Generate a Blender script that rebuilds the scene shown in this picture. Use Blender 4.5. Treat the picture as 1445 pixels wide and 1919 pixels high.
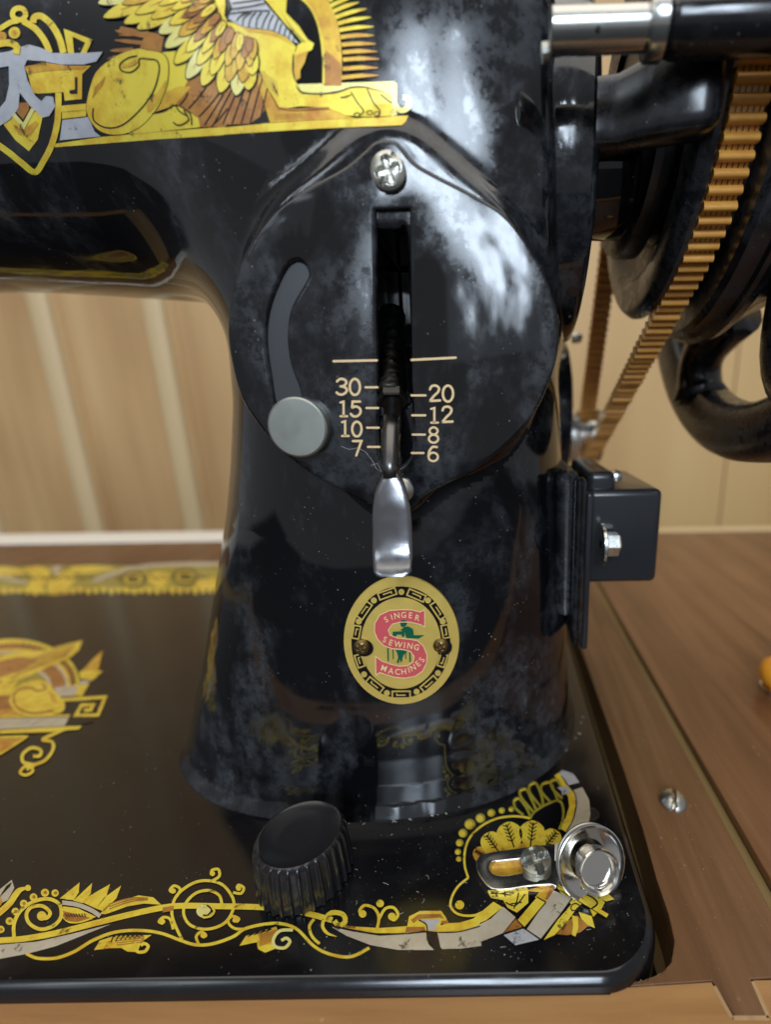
import bpy, math, random
import numpy as np
from mathutils import Vector, Matrix
from mathutils.geometry import delaunay_2d_cdt
random.seed(7); rng = np.random.default_rng(7)
for o in list(bpy.data.objects): bpy.data.objects.remove(o)
sc = bpy.context.scene; COL = sc.collection
S = 0.01                                   # all lengths below are centimetres

# ------------------------------------------------------------------ camera
F = 900.; CX = 930.; CY = 1000.; CH = 7.8; PT = math.radians(15.58); RO = math.radians(.86)
fw = np.array([0, math.cos(PT), -math.sin(PT)]); up0 = np.array([0, math.sin(PT), math.cos(PT)]); r0 = np.array([1., 0, 0])
cr = r0*math.cos(RO)-up0*math.sin(RO); cu = up0*math.cos(RO)+r0*math.sin(RO)
CAM = np.array([0, 0, CH])
cd = bpy.data.cameras.new('camera'); cam = bpy.data.objects.new('camera', cd); COL.objects.link(cam)
M = Matrix(((cr[0], cu[0], -fw[0], 0), (cr[1], cu[1], -fw[1], 0), (cr[2], cu[2], -fw[2], CH*S), (0, 0, 0, 1)))
cam.matrix_world = M
cd.sensor_fit = 'VERTICAL'; cd.sensor_height = 24; cd.sensor_width = 24
cd.lens = 24*F/1919.; cd.shift_x = -(CX-722.5)/1919.; cd.shift_y = (CY-959.5)/1919.
cd.clip_start = .005; cd.clip_end = 50
cd.dof.use_dof = True; cd.dof.focus_distance = .079; cd.dof.aperture_fstop = 6.5
sc.camera = cam
# ------------------------------------------------------------------ light
w = bpy.data.worlds.new('World'); sc.world = w; w.use_nodes = True
w.node_tree.nodes['Background'].inputs[0].default_value = (.93, .95, 1, 1)
w.node_tree.nodes['Background'].inputs[1].default_value = .23
def area(name, loc, tgt, sx, sy, power, col, tex=None):
    l = bpy.data.lights.new(name, 'AREA'); l.shape = 'RECTANGLE'; l.size = sx*S; l.size_y = sy*S; l.energy = power; l.color = col
    o = bpy.data.objects.new(name, l); COL.objects.link(o); o.location = Vector(loc)*S
    o.rotation_euler = (Vector(tgt)-Vector(loc)).to_track_quat('-Z', 'Y').to_euler()
    if tex:
        l.use_nodes = True; nt = l.node_tree; em = nt.nodes['Emission']
        g = nt.nodes.new('ShaderNodeNewGeometry'); n = nt.nodes.new('ShaderNodeTexNoise'); n.inputs['Scale'].default_value = tex[0]
        n.inputs['Detail'].default_value = 5; n.inputs['Roughness'].default_value = .6
        nt.links.new(g.outputs['Parametric'], n.inputs['Vector'])
        sx_ = nt.nodes.new('ShaderNodeSeparateXYZ'); nt.links.new(g.outputs['Parametric'], sx_.inputs[0])
        ad = nt.nodes.new('ShaderNodeMath'); ad.operation = 'MULTIPLY_ADD'; ad.inputs[1].default_value = tex[5]; nt.links.new(sx_.outputs[1], ad.inputs[0]); nt.links.new(n.outputs['Fac'], ad.inputs[2])   # sky above, trees below
        r = nt.nodes.new('ShaderNodeMapRange'); r.inputs[1].default_value = tex[1]; r.inputs[2].default_value = tex[2]
        r.inputs[3].default_value = tex[3]; r.inputs[4].default_value = tex[4]; r.clamp = True
        lastv = ad.outputs[0]
        for ch in (0, 1):                       # added falloff towards the borders, softens the panel's reflected edges
            a1 = nt.nodes.new('ShaderNodeMath'); a1.operation = 'MULTIPLY_ADD'; a1.inputs[1].default_value = 2; a1.inputs[2].default_value = -1; nt.links.new(sx_.outputs[ch], a1.inputs[0])
            a2 = nt.nodes.new('ShaderNodeMath'); a2.operation = 'ABSOLUTE'; nt.links.new(a1.outputs[0], a2.inputs[0])
            a3 = nt.nodes.new('ShaderNodeMath'); a3.operation = 'POWER'; a3.inputs[1].default_value = 5; nt.links.new(a2.outputs[0], a3.inputs[0])
            a4 = nt.nodes.new('ShaderNodeMath'); a4.operation = 'MULTIPLY_ADD'; a4.inputs[1].default_value = -.3; nt.links.new(a3.outputs[0], a4.inputs[0]); nt.links.new(lastv, a4.inputs[2]); lastv = a4.outputs[0]
        nt.links.new(lastv, r.inputs[0]); nt.links.new(r.outputs[0], em.inputs['Strength'])
    return o
# daylight opening behind and above the photographer, broken by foliage outside it
area('daylight_opening', (4, -112, 52), (0, 8, 8), 60, 70, 18, (.72, .85, 1.0), (4.2, .52, .64, .02, 1.4, .25))
area('side_fill', (-75, -90, 70), (-1, 8, 6), 60, 60, 3.0, (.8, .9, 1.0), (5, .6, .75, .05, 1.5, .3))  # added fill light from the left for a dim bluish haze, source unseen
area('overhead_fill', (0, -10, 170), (0, 20, 0), 220, 170, 17.0, (1, .94, .84))  # broad fill light added overhead to brighten the wall and case
sc.view_settings.view_transform = 'Standard'; sc.view_settings.look = 'None'; sc.view_settings.exposure = .34
sc.render.engine = 'CYCLES'

# ------------------------------------------------------------------ projection helpers
def ray(px, py):
    px = np.asarray(px, float); py = np.asarray(py, float)
    return fw+np.multiply.outer((px-CX)/F, cr)-np.multiply.outer((py-CY)/F, cu)
def onY(px, py, Y): d = ray(px, py); return CAM+d*(Y/d[..., 1])[..., None]
def onZ(px, py, Z): d = ray(px, py); return CAM+d*((Z-CH)/d[..., 2])[..., None]
def onX(px, py, X): d = ray(px, py); return CAM+d*(X/d[..., 0])[..., None]
def P(v): return tuple(float(a) for a in v)

# ------------------------------------------------------------------ materials
MATS = {}
def mat(name, col, rough=.5, metal=0, spec=.5, coat=0, coat_r=.05):
    m = bpy.data.materials.new(name); m.use_nodes = True; b = m.node_tree.nodes['Principled BSDF']
    b.inputs['Base Color'].default_value = (*col, 1); b.inputs['Roughness'].default_value = rough
    b.inputs['Metallic'].default_value = metal; b.inputs['Specular IOR Level'].default_value = spec
    b.inputs['Coat Weight'].default_value = coat; b.inputs['Coat Roughness'].default_value = coat_r
    MATS[name] = m; return m
def N(m, t, **kw):
    n = m.node_tree.nodes.new(t)
    for k, v in kw.items():
        if k in n.inputs: n.inputs[k].default_value = v
        else: setattr(n, k, v)
    return n
def L(m, a, b): m.node_tree.links.new(a, b)
def B(m): return m.node_tree.nodes['Principled BSDF']
def coords(m, scale=(1, 1, 1), rot=(0, 0, 0)):
    g = N(m, 'ShaderNodeNewGeometry'); mp = N(m, 'ShaderNodeMapping'); mp.inputs['Scale'].default_value = scale; mp.inputs['Rotation'].default_value = rot
    L(m, g.outputs['Position'], mp.inputs['Vector']); return mp.outputs[0]
def ramp(m, fac, stops):
    r = N(m, 'ShaderNodeValToRGB'); e = r.color_ramp.elements
    while len(e) < len(stops): e.new(.5)
    for i, (p, c) in enumerate(stops):
        e[i].position = p; e[i].color = (*c, 1) if len(c) == 3 else c
    L(m, fac, r.inputs[0]); return r.outputs[0]
def noise(m, vec, scale, detail=4, rough=.55, dist=0):
    n = N(m, 'ShaderNodeTexNoise'); n.inputs['Scale'].default_value = scale; n.inputs['Detail'].default_value = detail
    n.inputs['Roughness'].default_value = rough; n.inputs['Distortion'].default_value = dist
    L(m, vec, n.inputs['Vector']); return n.outputs['Fac']
def bump(m, h, strength, dist=.0002):
    b = N(m, 'ShaderNodeBump'); b.inputs['Strength'].default_value = strength; b.inputs['Distance'].default_value = dist
    L(m, h, b.inputs['Height']); L(m, b.outputs[0], B(m).inputs['Normal']); return b
def g3(v): return (v, v, v)
def enamel(name, lo=.05, hi=.2, film=.042, sc_=60, t0=.46, t1=.62, dust=True, wob=.15):
    m = mat(name, (.004, .004, .005), .1, 0, .6)
    v = coords(m); vs = coords(m, (1, 1, .6))
    n = noise(m, vs, sc_, 7, .62, .4)
    k = ramp(m, n, [(t0, g3(0)), (t1, g3(1))])
    n2 = ramp(m, noise(m, v, sc_*6, 5, .75), [(.4, g3(.12)), (.62, g3(1))])
    mx = N(m, 'ShaderNodeMath', operation='MULTIPLY'); L(m, k, mx.inputs[0]); L(m, n2, mx.inputs[1])
    rr = N(m, 'ShaderNodeMapRange'); rr.inputs[1].default_value = 0; rr.inputs[2].default_value = .6; rr.inputs[3].default_value = lo; rr.inputs[4].default_value = hi
    L(m, mx.outputs[0], rr.inputs[0]); L(m, rr.outputs[0], B(m).inputs['Roughness'])
    # thin dusty film
    cm = N(m, 'ShaderNodeMix', data_type='RGBA'); cm.inputs[6].default_value = (.0035, .0035, .0045, 1); cm.inputs[7].default_value = (film*.95, film*1.03, film*1.16, 1)
    L(m, mx.outputs[0], cm.inputs[0]); out = cm.outputs[2]
    if dust:
        vo = N(m, 'ShaderNodeTexVoronoi'); vo.inputs['Scale'].default_value = 900; L(m, v, vo.inputs['Vector'])
        d = ramp(m, vo.outputs['Distance'], [(.07, g3(1)), (.13, g3(0))])
        n3 = noise(m, v, 160, 3); d2 = ramp(m, n3, [(.55, g3(0)), (.7, g3(1))])
        mm = N(m, 'ShaderNodeMath', operation='MULTIPLY'); L(m, d, mm.inputs[0]); L(m, d2, mm.inputs[1])
        c2 = N(m, 'ShaderNodeMix', data_type='RGBA'); c2.inputs[7].default_value = (.3, .28, .25, 1); L(m, mm.outputs[0], c2.inputs[0]); L(m, out, c2.inputs[6]); out = c2.outputs[2]
    L(m, out, B(m).inputs['Base Color'])
    nb = noise(m, v, 55, 2, .5); bump(m, nb, wob, .0012)
    return m
enamel('enamel'); enamel('bed_enamel', .15, .26, .012, 60, .5, .75, True, .05)
enamel('plate_enamel', .06, .22, .04, 70, .44, .6, True, .015)
enamel('wheel_enamel', .12, .4, .02, 70, .4, .7, True, .1)
enamel('dusty_enamel', .3, .6, .03, 120, .35, .6, True, .3)
enamel('satin_black', .2, .42, .06, 60, .3, .7, True, .05)
def metal(name, col, r0_, r1_, sc_=300, stretch=(1, 1, 1)):
    m = mat(name, col, r0_, 1); n = noise(m, coords(m, stretch), sc_, 5, .6)
    rr = N(m, 'ShaderNodeMapRange'); rr.inputs[3].default_value = r0_; rr.inputs[4].default_value = r1_; rr.inputs[1].default_value = .3; rr.inputs[2].default_value = .7
    L(m, n, rr.inputs[0]); L(m, rr.outputs[0], B(m).inputs['Roughness']); bump(m, n, .1, .0001); return m
metal('chrome', (.62, .6, .56), .06, .22); metal('nickel', (.5, .49, .43), .28, .42, 250)
metal('steel', (.25, .25, .26), .14, .26, 400); metal('dark_steel', (.06, .055, .05), .3, .55, 500)
metal('black_iron', (.035, .033, .03), .25, .5, 900); metal('rod_steel', (.13, .125, .12), .2, .35, 400); metal('dull_nickel', (.36, .37, .33), .38, .5, 200); metal('brass_plate', (.85, .62, .15), .4, .55, 500); B(MATS['brass_plate']).inputs['Metallic'].default_value = .6; metal('old_brass', (.2, .13, .05), .3, .5, 300); metal('zinc', (.8, .81, .75), .16, .34)
metal('grey_metal', (.13, .135, .14), .35, .5)
def foil(name, c1, c2, sc_=420, met=.35, t=(.4, .6)):
    m = mat(name, c1, .38, met, .5, .6, .12); n = noise(m, coords(m), sc_, 5, .65)
    n2 = noise(m, coords(m), 70, 3); a = N(m, 'ShaderNodeMath', operation='ADD'); L(m, n, a.inputs[0]); L(m, n2, a.inputs[1])
    h = N(m, 'ShaderNodeMath', operation='MULTIPLY'); L(m, a.outputs[0], h.inputs[0]); h.inputs[1].default_value = .5
    c = ramp(m, h.outputs[0], [(t[0], c1), (t[1], c2)])
    if name != 'belt':
        wn = ramp(m, noise(m, coords(m), 260, 9, .78), [(.585, g3(0)), (.62, g3(.85))]); mw = N(m, 'ShaderNodeMix', data_type='RGBA'); mw.inputs[7].default_value = (.03, .018, .008, 1); L(m, wn, mw.inputs[0]); L(m, c, mw.inputs[6]); c = mw.outputs[2]
    L(m, c, B(m).inputs['Base Color']); bump(m, n, .15, .0001); return m
foil('gold', (.86, .68, .06), (.68, .40, .02), t=(.46, .62)); foil('gold_orange', (.78, .5, .04), (.5, .2, .02)); foil('brown_foil', (.5, .22, .04), (.3, .11, .02))
foil('silver_foil', (.55, .55, .55), (.42, .43, .47)); foil('cream_foil', (.6, .54, .42), (.5, .43, .32)); foil('dim_gold', (.42, .36, .04), (.3, .24, .02))
foil('pale_gold', (.85, .78, .3), (.75, .66, .15))
mat('ink', (.006, .005, .006), .3, 0, .4); mat('red_paint', (.62, .09, .1), .4); mat('green_paint', (.0, .10, .05), .35)
mat('letter_fill', (.78, .55, .28), .5); mat('badge_letter', (.85, .62, .3), .45); mat('hole_dark', (.002, .002, .002), .8)
mat('rubber', (.012, .012, .013), .45); mat('black_plastic', (.012, .012, .014), .22); mat('box_plastic', (.018, .019, .022), .24)
mat('slot_steel', (.055, .057, .06), .4, .4); mat('lint', (.5, .48, .45), .9); mat('orange_plastic', (.8, .33, .02), .3)
def wood(name, stops, axis, sc_=1., rough=.4, coat=.15, scratch=True):
    m = mat(name, stops[0][1], rough, 0, .5, coat, .2)
    st = {'x': (9, 130, 130), 'y': (130, 9, 130), 'z': (130, 130, 6)}[axis]
    v = coords(m, tuple(a*sc_ for a in st)); n = noise(m, v, 1.2, 6, .62, .6)
    v2 = coords(m); n2 = noise(m, coords(m, (1, 1, .25)) if name.startswith('pine') else v2, 18*sc_ if not name.startswith('pine') else 9, 3, .5)
    a = N(m, 'ShaderNodeMix'); a.inputs[0].default_value = .7 if name.startswith('pine') else .3; L(m, n, a.inputs[2]); L(m, n2, a.inputs[3])
    c = ramp(m, a.outputs[0], stops); out = c
    if scratch:
        vo = N(m, 'ShaderNodeTexVoronoi'); vo.inputs['Scale'].default_value = 420; L(m, v2, vo.inputs['Vector'])
        d = ramp(m, vo.outputs['Distance'], [(.06, g3(1)), (.14, g3(0))]); n3 = ramp(m, noise(m, v2, 60, 4), [(.5, g3(0)), (.68, g3(.8))])
        mm = N(m, 'ShaderNodeMath', operation='MULTIPLY'); L(m, d, mm.inputs[0]); L(m, n3, mm.inputs[1])
        c2 = N(m, 'ShaderNodeMix', data_type='RGBA'); c2.inputs[7].default_value = (.5, .36, .22, 1); L(m, mm.outputs[0], c2.inputs[0]); L(m, out, c2.inputs[6]); out = c2.outputs[2]
    L(m, out, B(m).inputs['Base Color']); fine = noise(m, coords(m, tuple(a*4 for a in st)), 1.5, 4, .6); bump(m, fine, .25, .0002)
    return m
wood('walnut', [(.36, (.065, .026, .009)), (.5, (.13, .058, .022)), (.64, (.18, .087, .037))], 'y')
wood('lid_walnut', [(.36, (.075, .029, .011)), (.5, (.135, .056, .022)), (.64, (.185, .085, .037))], 'y', .8, .3, .3)
wood('oak', [(.36, (.17, .075, .022)), (.48, (.3, .145, .048)), (.64, (.4, .21, .075))], 'x')
wood('raw_edge', [(.3, (.3, .17, .07)), (.7, (.5, .32, .16))], 'y', 3, .8, 0)
wood('pine', [(.38, (.36, .19, .075)), (.5, (.52, .32, .14)), (.62, (.66, .44, .21))], 'z', .22, .55, .1, False)
wood('pine_pale', [(.3, (.56, .4, .2)), (.7, (.68, .52, .3))], 'z', .22, .5, .1, False)
wood('groove_wood', [(.3, (.16, .1, .03)), (.7, (.26, .17, .06))], 'y', 1, .7, 0, False)
wood('pine_light', [(.25, (.54, .32, .125)), (.5, (.62, .395, .165)), (.75, (.68, .46, .21))], 'z', .22, .55, .1, False)
mat('shaded_table', (.02, .02, .022), .8)  # photographer's shadow put into the table colour, keeps pillar reflections dark
metal('tube_steel', (.5, .5, .47), .14, .3, 200)
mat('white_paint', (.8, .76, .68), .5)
m = foil('belt', (.8, .4, .07), (.55, .22, .04), 200, 0, (.35, .65)); B(m).inputs['Coat Weight'].default_value = .5; B(m).inputs['Roughness'].default_value = .3

# ------------------------------------------------------------------ object helpers
def mk(name, verts, faces, m, parent=None, smooth=False, label=None, kind=None, sharp=None):
    me = bpy.data.meshes.new(name); off = Vector(parent['_o']) if parent is not None and '_o' in parent else Vector((0, 0, 0))
    me.from_pydata([tuple((Vector(P(v))-off)*S) for v in verts], [], [tuple(int(i) for i in f) for f in faces]); me.update()
    if m: me.materials.append(MATS[m])
    if smooth:
        for p in me.polygons: p.use_smooth = True
    if sharp:
        for p in me.polygons: p.use_smooth = True
        me.set_sharp_from_angle(angle=math.radians(sharp))
    o = bpy.data.objects.new(name, me); COL.objects.link(o)
    if parent is not None: o.parent = parent; o['_o'] = parent.get('_o', (0, 0, 0))
    if label: o['label'] = label
    if kind: o['kind'] = kind
    return o
def thing(name, loc, label, cat, group=None, kind=None):
    o = bpy.data.objects.new(name, None); COL.objects.link(o); o.location = Vector(loc)*S; o['_o'] = tuple(float(a) for a in loc); o.empty_display_size = .01
    if label: o['label'] = label
    if cat: o['category'] = cat
    if group: o['group'] = group
    if kind: o['kind'] = kind
    return o
class G:                                    # geometry collector
    def __init__(s): s.v = []; s.f = []
    def add(s, v, f):
        n = len(s.v); s.v += [P(a) for a in v]; s.f += [tuple(int(i)+n for i in q) for q in f]; return s
    def box(s, x0, x1, y0, y1, z0, z1, b=0):
        if b <= 0:
            v = [(x, y, z) for x in (x0, x1) for y in (y0, y1) for z in (z0, z1)]
            return s.add(v, [(0, 1, 3, 2), (4, 6, 7, 5), (0, 4, 5, 1), (2, 3, 7, 6), (0, 2, 6, 4), (1, 5, 7, 3)])
        return s.roundbox(x0, x1, y0, y1, z0, z1, b)
    def roundbox(s, x0, x1, y0, y1, z0, z1, b, n=4):
        # rounded box: sphere grid pushed out to corners
        vs = []; fs = []; nu = 4*(n+1); nv = 2*(n+1)
        c = ((x0+x1)/2, (y0+y1)/2, (z0+z1)/2); h = ((x1-x0)/2-b, (y1-y0)/2-b, (z1-z0)/2-b)
        lat = [(-math.pi/2+math.pi/2*i/n, -1) for i in range(n+1)]+[(math.pi/2*i/n, 1) for i in range(n+1)]
        lon = []
        for q in range(4):
            for i in range(n+1): a = q*math.pi/2+math.pi/2*i/n; lon.append((a, 1 if q in (0, 3) else -1, 1 if q in (0, 1) else -1))
        for la, sz in lat:
            for a, sx, sy in lon:
                vs.append((c[0]+sx*h[0]+b*math.cos(la)*math.cos(a), c[1]+sy*h[1]+b*math.cos(la)*math.sin(a), c[2]+sz*h[2]+b*math.sin(la)))
        for i in range(nv-1):
            for j in range(nu): k = (j+1) % nu; fs.append((i*nu+j, i*nu+k, (i+1)*nu+k, (i+1)*nu+j))
        fs.append(tuple(range(nu))[::-1]); fs.append(tuple((nv-1)*nu+j for j in range(nu)))
        return s.add(vs, fs)
    def lathe(s, prof, o, ax, n=48, cap=True, closed=False):
        ax = Vector(ax).normalized(); t = Vector((0, 0, 1)) if abs(ax.z) < .9 else Vector((0, 1, 0)); e1 = ax.cross(t).normalized(); e2 = ax.cross(e1)
        o = Vector(P(o)); v = []
        for h, r in prof:
            for i in range(n):
                a = 2*math.pi*i/n; v.append(o+ax*h+(e1*math.cos(a)+e2*math.sin(a))*r)
        f = []; k = len(prof)
        for j in range(k if closed else k-1):
            j2 = (j+1) % k
            for i in range(n): i2 = (i+1) % n; f.append((j*n+i, j*n+i2, j2*n+i2, j2*n+i))
        if cap and not closed: f.append(tuple(range(n))[::-1]); f.append(tuple((k-1)*n+i for i in range(n)))
        return s.add(v, f)
    def tube(s, pts, rad, n=12, cap=True):
        pts = [Vector(P(p)) for p in pts]; rad = rad if hasattr(rad, '__len__') else [rad]*len(pts); v = []; f = []; pe = None
        for i, p in enumerate(pts):
            d = (pts[min(i+1, len(pts)-1)]-pts[max(i-1, 0)]).normalized()
            if pe is None: t = Vector((0, 0, 1)) if abs(d.z) < .9 else Vector((1, 0, 0)); e1 = d.cross(t).normalized()
            else: e1 = (pe-d*pe.dot(d)).normalized()
            pe = e1; e2 = d.cross(e1)
            for k in range(n): a = 2*math.pi*k/n; v.append(p+(e1*math.cos(a)+e2*math.sin(a))*rad[i])
        for j in range(len(pts)-1):
            for i in range(n): i2 = (i+1) % n; f.append((j*n+i, j*n+i2, (j+1)*n+i2, (j+1)*n+i))
        if cap: f.append(tuple(range(n))[::-1]); f.append(tuple((len(pts)-1)*n+i for i in range(n)))
        return s.add(v, f)
    def mk(s, name, m, parent=None, **kw): return mk(name, s.v, s.f, m, parent, **kw)
def catmull(p, closed=False, per=6):
    p = np.array(p, float); n = len(p); out = []
    for i in range(n if closed else n-1):
        a, b, c, d = (p[(i-1) % n], p[i], p[(i+1) % n], p[(i+2) % n]) if closed else (p[max(i-1, 0)], p[i], p[i+1], p[min(i+2, n-1)])
        for k in range(per):
            t = k/per; out.append(.5*((2*b)+(-a+c)*t+(2*a-5*b+4*c-d)*t*t+(-a+3*b-3*c+d)*t**3))
    if not closed: out.append(p[-1])
    return np.array(out)
def inside(pts, polys):
    x, y = pts[:, 0], pts[:, 1]; c = np.zeros(len(pts), bool)
    for q in polys:
        q = np.asarray(q); n = len(q)
        for i in range(n):
            x1, y1 = q[i]; x2, y2 = q[(i+1) % n]
            if y1 == y2: continue
            k = ((y1 > y) != (y2 > y)) & (x < (x2-x1)*(y-y1)/(y2-y1)+x1); c ^= k
    return c
def fill2d(polys, step=None):
    vs = []; es = []
    for q in polys:
        n0 = len(vs); q = [tuple(a) for a in q]; vs += q; es += [(n0+i, n0+(i+1) % len(q)) for i in range(len(q))]
    if step:
        a = np.array(vs); lo = a.min(0); hi = a.max(0)
        gx, gy = np.meshgrid(np.arange(lo[0]+step*.5, hi[0], step), np.arange(lo[1]+step*.5, hi[1], step)); g = np.stack([gx.ravel(), gy.ravel()], 1)
        if len(g): g = g[inside(g, polys)]; vs += [tuple(x) for x in g]
    r = delaunay_2d_cdt([Vector((float(a[0]), float(a[1]))) for a in vs], es, [], 0, 1e-4)
    v = np.array([tuple(a) for a in r[0]]); f = np.array([tuple(t) for t in r[2]]); c = v[f].mean(1); f = f[inside(c, polys)]
    # consistent winding
    a, b, cc = v[f[:, 0]], v[f[:, 1]], v[f[:, 2]]; s_ = (b[:, 0]-a[:, 0])*(cc[:, 1]-a[:, 1])-(b[:, 1]-a[:, 1])*(cc[:, 0]-a[:, 0])
    f[s_ < 0] = f[s_ < 0][:, ::-1]
    return v, f
def prism(polys, mapf, off, thick, name, m, parent, bev=.0, **kw):
    """flat plate: outline(s) in 2-D, mapf -> 3-D points on its face, off = unit vector to the back"""
    if bev:
        np_ = []
        for q in polys:
            q = np.asarray(q, float); nx = np.roll(q, -1, 0)-np.roll(q, 1, 0); nn = np.stack([nx[:, 1], -nx[:, 0]], 1); nn /= np.linalg.norm(nn, axis=1)[:, None]+1e-9
            e_ = 1e-3*np.ptp(polys[0][:, 0]); sgn = -1 if inside(q+nn*e_, polys).mean() > .5 else 1
            sc2 = np.linalg.norm(mapf(q+nn*e_)-mapf(q), axis=1)[:, None]/e_; np_.append(q-nn*sgn*bev*.9/sc2)
        polys = np_
    v, f = fill2d(polys); g = G(); off = np.array(off, float); p = mapf(v)
    g.add(p, f[:, ::-1])
    for q in polys:
        q = np.asarray(q); a = mapf(q); n = len(q); c = a.mean(0)
        rings = [a, a+off*thick] if not bev else None
        if bev:
            nx = np.roll(q, -1, 0)-np.roll(q, 1, 0); nn = np.stack([nx[:, 1], -nx[:, 0]], 1); nn /= np.linalg.norm(nn, axis=1)[:, None]+1e-9
            e_ = 1e-3*np.ptp(polys[0][:, 0]); sgn = -1 if inside(q+nn*e_, polys).mean() > .5 else 1
            sc2 = np.linalg.norm(mapf(q+nn*e_)-a, axis=1)[:, None]
            outw = (mapf(q+nn*sgn*e_)-a)/sc2
            rings = [a]+[a+outw*bev*math.sin(t)+off*bev*(1-math.cos(t)) for t in (math.pi/8, math.pi/4, 3*math.pi/8, math.pi/2)]
            rings.append(rings[-1]+off*thick)
        vv = np.concatenate(rings); ff = []
        for j in range(len(rings)-1):
            for i in range(n): i2 = (i+1) % n; ff.append((j*n+i, j*n+i2, (j+1)*n+i2, (j+1)*n+i))
        g.add(vv, ff)
    o = g.mk(name, m, parent, **kw); me = o.data
    import bmesh as bm_; b = bm_.new(); b.from_mesh(me); bm_.ops.remove_doubles(b, verts=b.verts, dist=1e-7); bm_.ops.recalc_face_normals(b, faces=b.faces); b.to_mesh(me); b.free()
    return o
def headdisc(o, ax, r, dome, recess, name, m, parent, up=(0, 0, 1), rim=.06, flat=.0, n=44, kr=26, **kw):
    """screw head: polar grid whose height follows a dome with a recess cut into it"""
    ax = Vector(ax).normalized(); e1 = Vector(up).cross(ax).normalized(); e2 = ax.cross(e1); o = Vector(P(o)); v = []; f = []
    for j in range(kr+1):
        t = j/kr; rr = r*t
        for i in range(n):
            a = 2*math.pi*i/n; x = rr*math.cos(a); y = rr*math.sin(a)
            h = dome*(1-t**2.6)*(1) + rim; h -= recess(x/r, y/r)
            v.append(o+e1*x+e2*y+ax*h)
    for i in range(n): a = 2*math.pi*i/n; v.append(o+(e1*math.cos(a)+e2*math.sin(a))*r*1.0-ax*.02)
    for j in range(kr+1):
        for i in range(n): i2 = (i+1) % n; f.append((j*n+i, (j+1)*n+i, (j+1)*n+i2, j*n+i2))
    return mk(name, v, f, m, parent, sharp=38, **kw)
def sstep(a, b, x): t = min(max((x-a)/(b-a), 0), 1); return t*t*(3-2*t)
def cross_rec(depth, w=.2, ln=.62, rot=0):
    def r(x, y):
        c, s_ = math.cos(rot), math.sin(rot); x, y = c*x+s_*y, -s_*x+c*y; d = 0
        for p, q in ((x, y), (y, x)):
            d = max(d, (1-sstep(w*.7, w*1.3, abs(p)))*(1-sstep(ln*.75, ln, abs(q)))*(1-.5*abs(q)))
        return depth*d
    return r
def slot_rec(depth, w=.14, rot=0):
    def r(x, y): c, s_ = math.cos(rot), math.sin(rot); p = c*x+s_*y; return depth*(1-sstep(w*.8, w*1.15, abs(p)))
    return r
def ell(cx, cy, rx, ry=None, n=28, rot=0):
    ry = ry or rx; a = np.linspace(0, 2*math.pi, n, endpoint=False); x = rx*np.cos(a); y = ry*np.sin(a)
    return np.stack([cx+x*math.cos(rot)-y*math.sin(rot), cy+x*math.sin(rot)+y*math.cos(rot)], 1)

# ------------------------------------------------------------------ the casting as a distance field
def lerp(z, zs, vs): return np.interp(z, zs, vs)
def smin(a, b, k): h = np.clip(.5+.5*(b-a)/k, 0, 1); return b*(1-h)+a*h-k*h*(1-h)
def smax(a, b, k): return -smin(-a, -b, k)
ZK = np.array([-1, 0, .25, .6, 1.2, 2.4, 4.2, 5.6, 6.7, 7.8, 9, 12, 16.])
LX = np.array([-8.2, -7.82, -7.62, -7.5, -7.3, -6.85, -6.25, -5.78, -5.48, -5.25, -5.15, -5.1, -5.1])
RX = np.array([2.3, 1.98, 1.86, 1.82, 1.76, 1.70, 1.62, 1.55, 1.48, 1.42, 1.3, .9, .9])
FY = np.array([7.3, 7.42, 7.56, 7.64, 7.68, 7.7, 7.7, 7.7, 7.7, 7.72, 7.75, 7.8, 7.8])
def sd(p):
    x, y, z = p[:, 0], p[:, 1], p[:, 2]
    l = lerp(z, ZK, LX); r = lerp(z, ZK, RX); f = lerp(z, ZK, FY)
    cx = (l+r)/2; a = (r-l)/2; b = 11.2-f; n = 2.35
    q = (np.abs((x-cx)/a)**n+np.abs((y-11.2)/b)**n+1e-9)**(1/n)
    pil = (q-1)*np.minimum(a, b)
    pil = smax(pil, z-12.5, .8)
    # horizontal arm
    t = np.clip((-x-1)/8., -.3, 2)
    ay = 3.42-.98*t; zt = 14.75; zb = 9.45+.68*np.clip(t, 0, 1.1)**.8
    zc = (zt+zb)/2; bz = (zt-zb)/2
    bend = .07*np.clip(x+1.3, 0, 3)**2*np.clip((z-9.6)/2.6, 0, 1)
    q2 = (np.abs((y-11.15-bend*(y < 11.15))/ay)**2.3+np.abs((z-zc)/bz)**2.3+1e-9)**(1/2.3)
    arm = smax((q2-1)*np.minimum(ay, bz), x-.85, .4)
    d = smin(pil, arm, 1.5)
    # boss that carries the stitch plate
    bx, bz_ = x+1.44, z-8.78
    c = (np.sqrt((bx/2.36)**2+(bz_/2.18)**2+1e-9)-1)*2.25
    ear = np.sqrt((x+1.36)**2+(z-10.8)**2)-.34; ear2 = np.sqrt((x+1.62)**2+(z-6.46)**2)-.28
    c = smin(smin(c, ear, .9), ear2, .7)
    boss = smax(c, np.abs(y-8.6)-1.0, .2)
    lim = 7.67-np.maximum(0, 6.3-z)**2*.12+bend
    d = smax(d, lim-y, .3)
    d = smin(d, boss, .34)
    # slot for the lever, with a slanted floor
    s_ = np.maximum(np.maximum(np.abs(x+1.44+(10.2-z)*.02)-.255, y-9.8), np.maximum(z-10.12, 7.06-z))
    s_ = np.maximum(s_, (7.45-z)+(x+1.9)*.55-.45*0)
    d = smax(d, -s_, .03)
    return d
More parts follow.
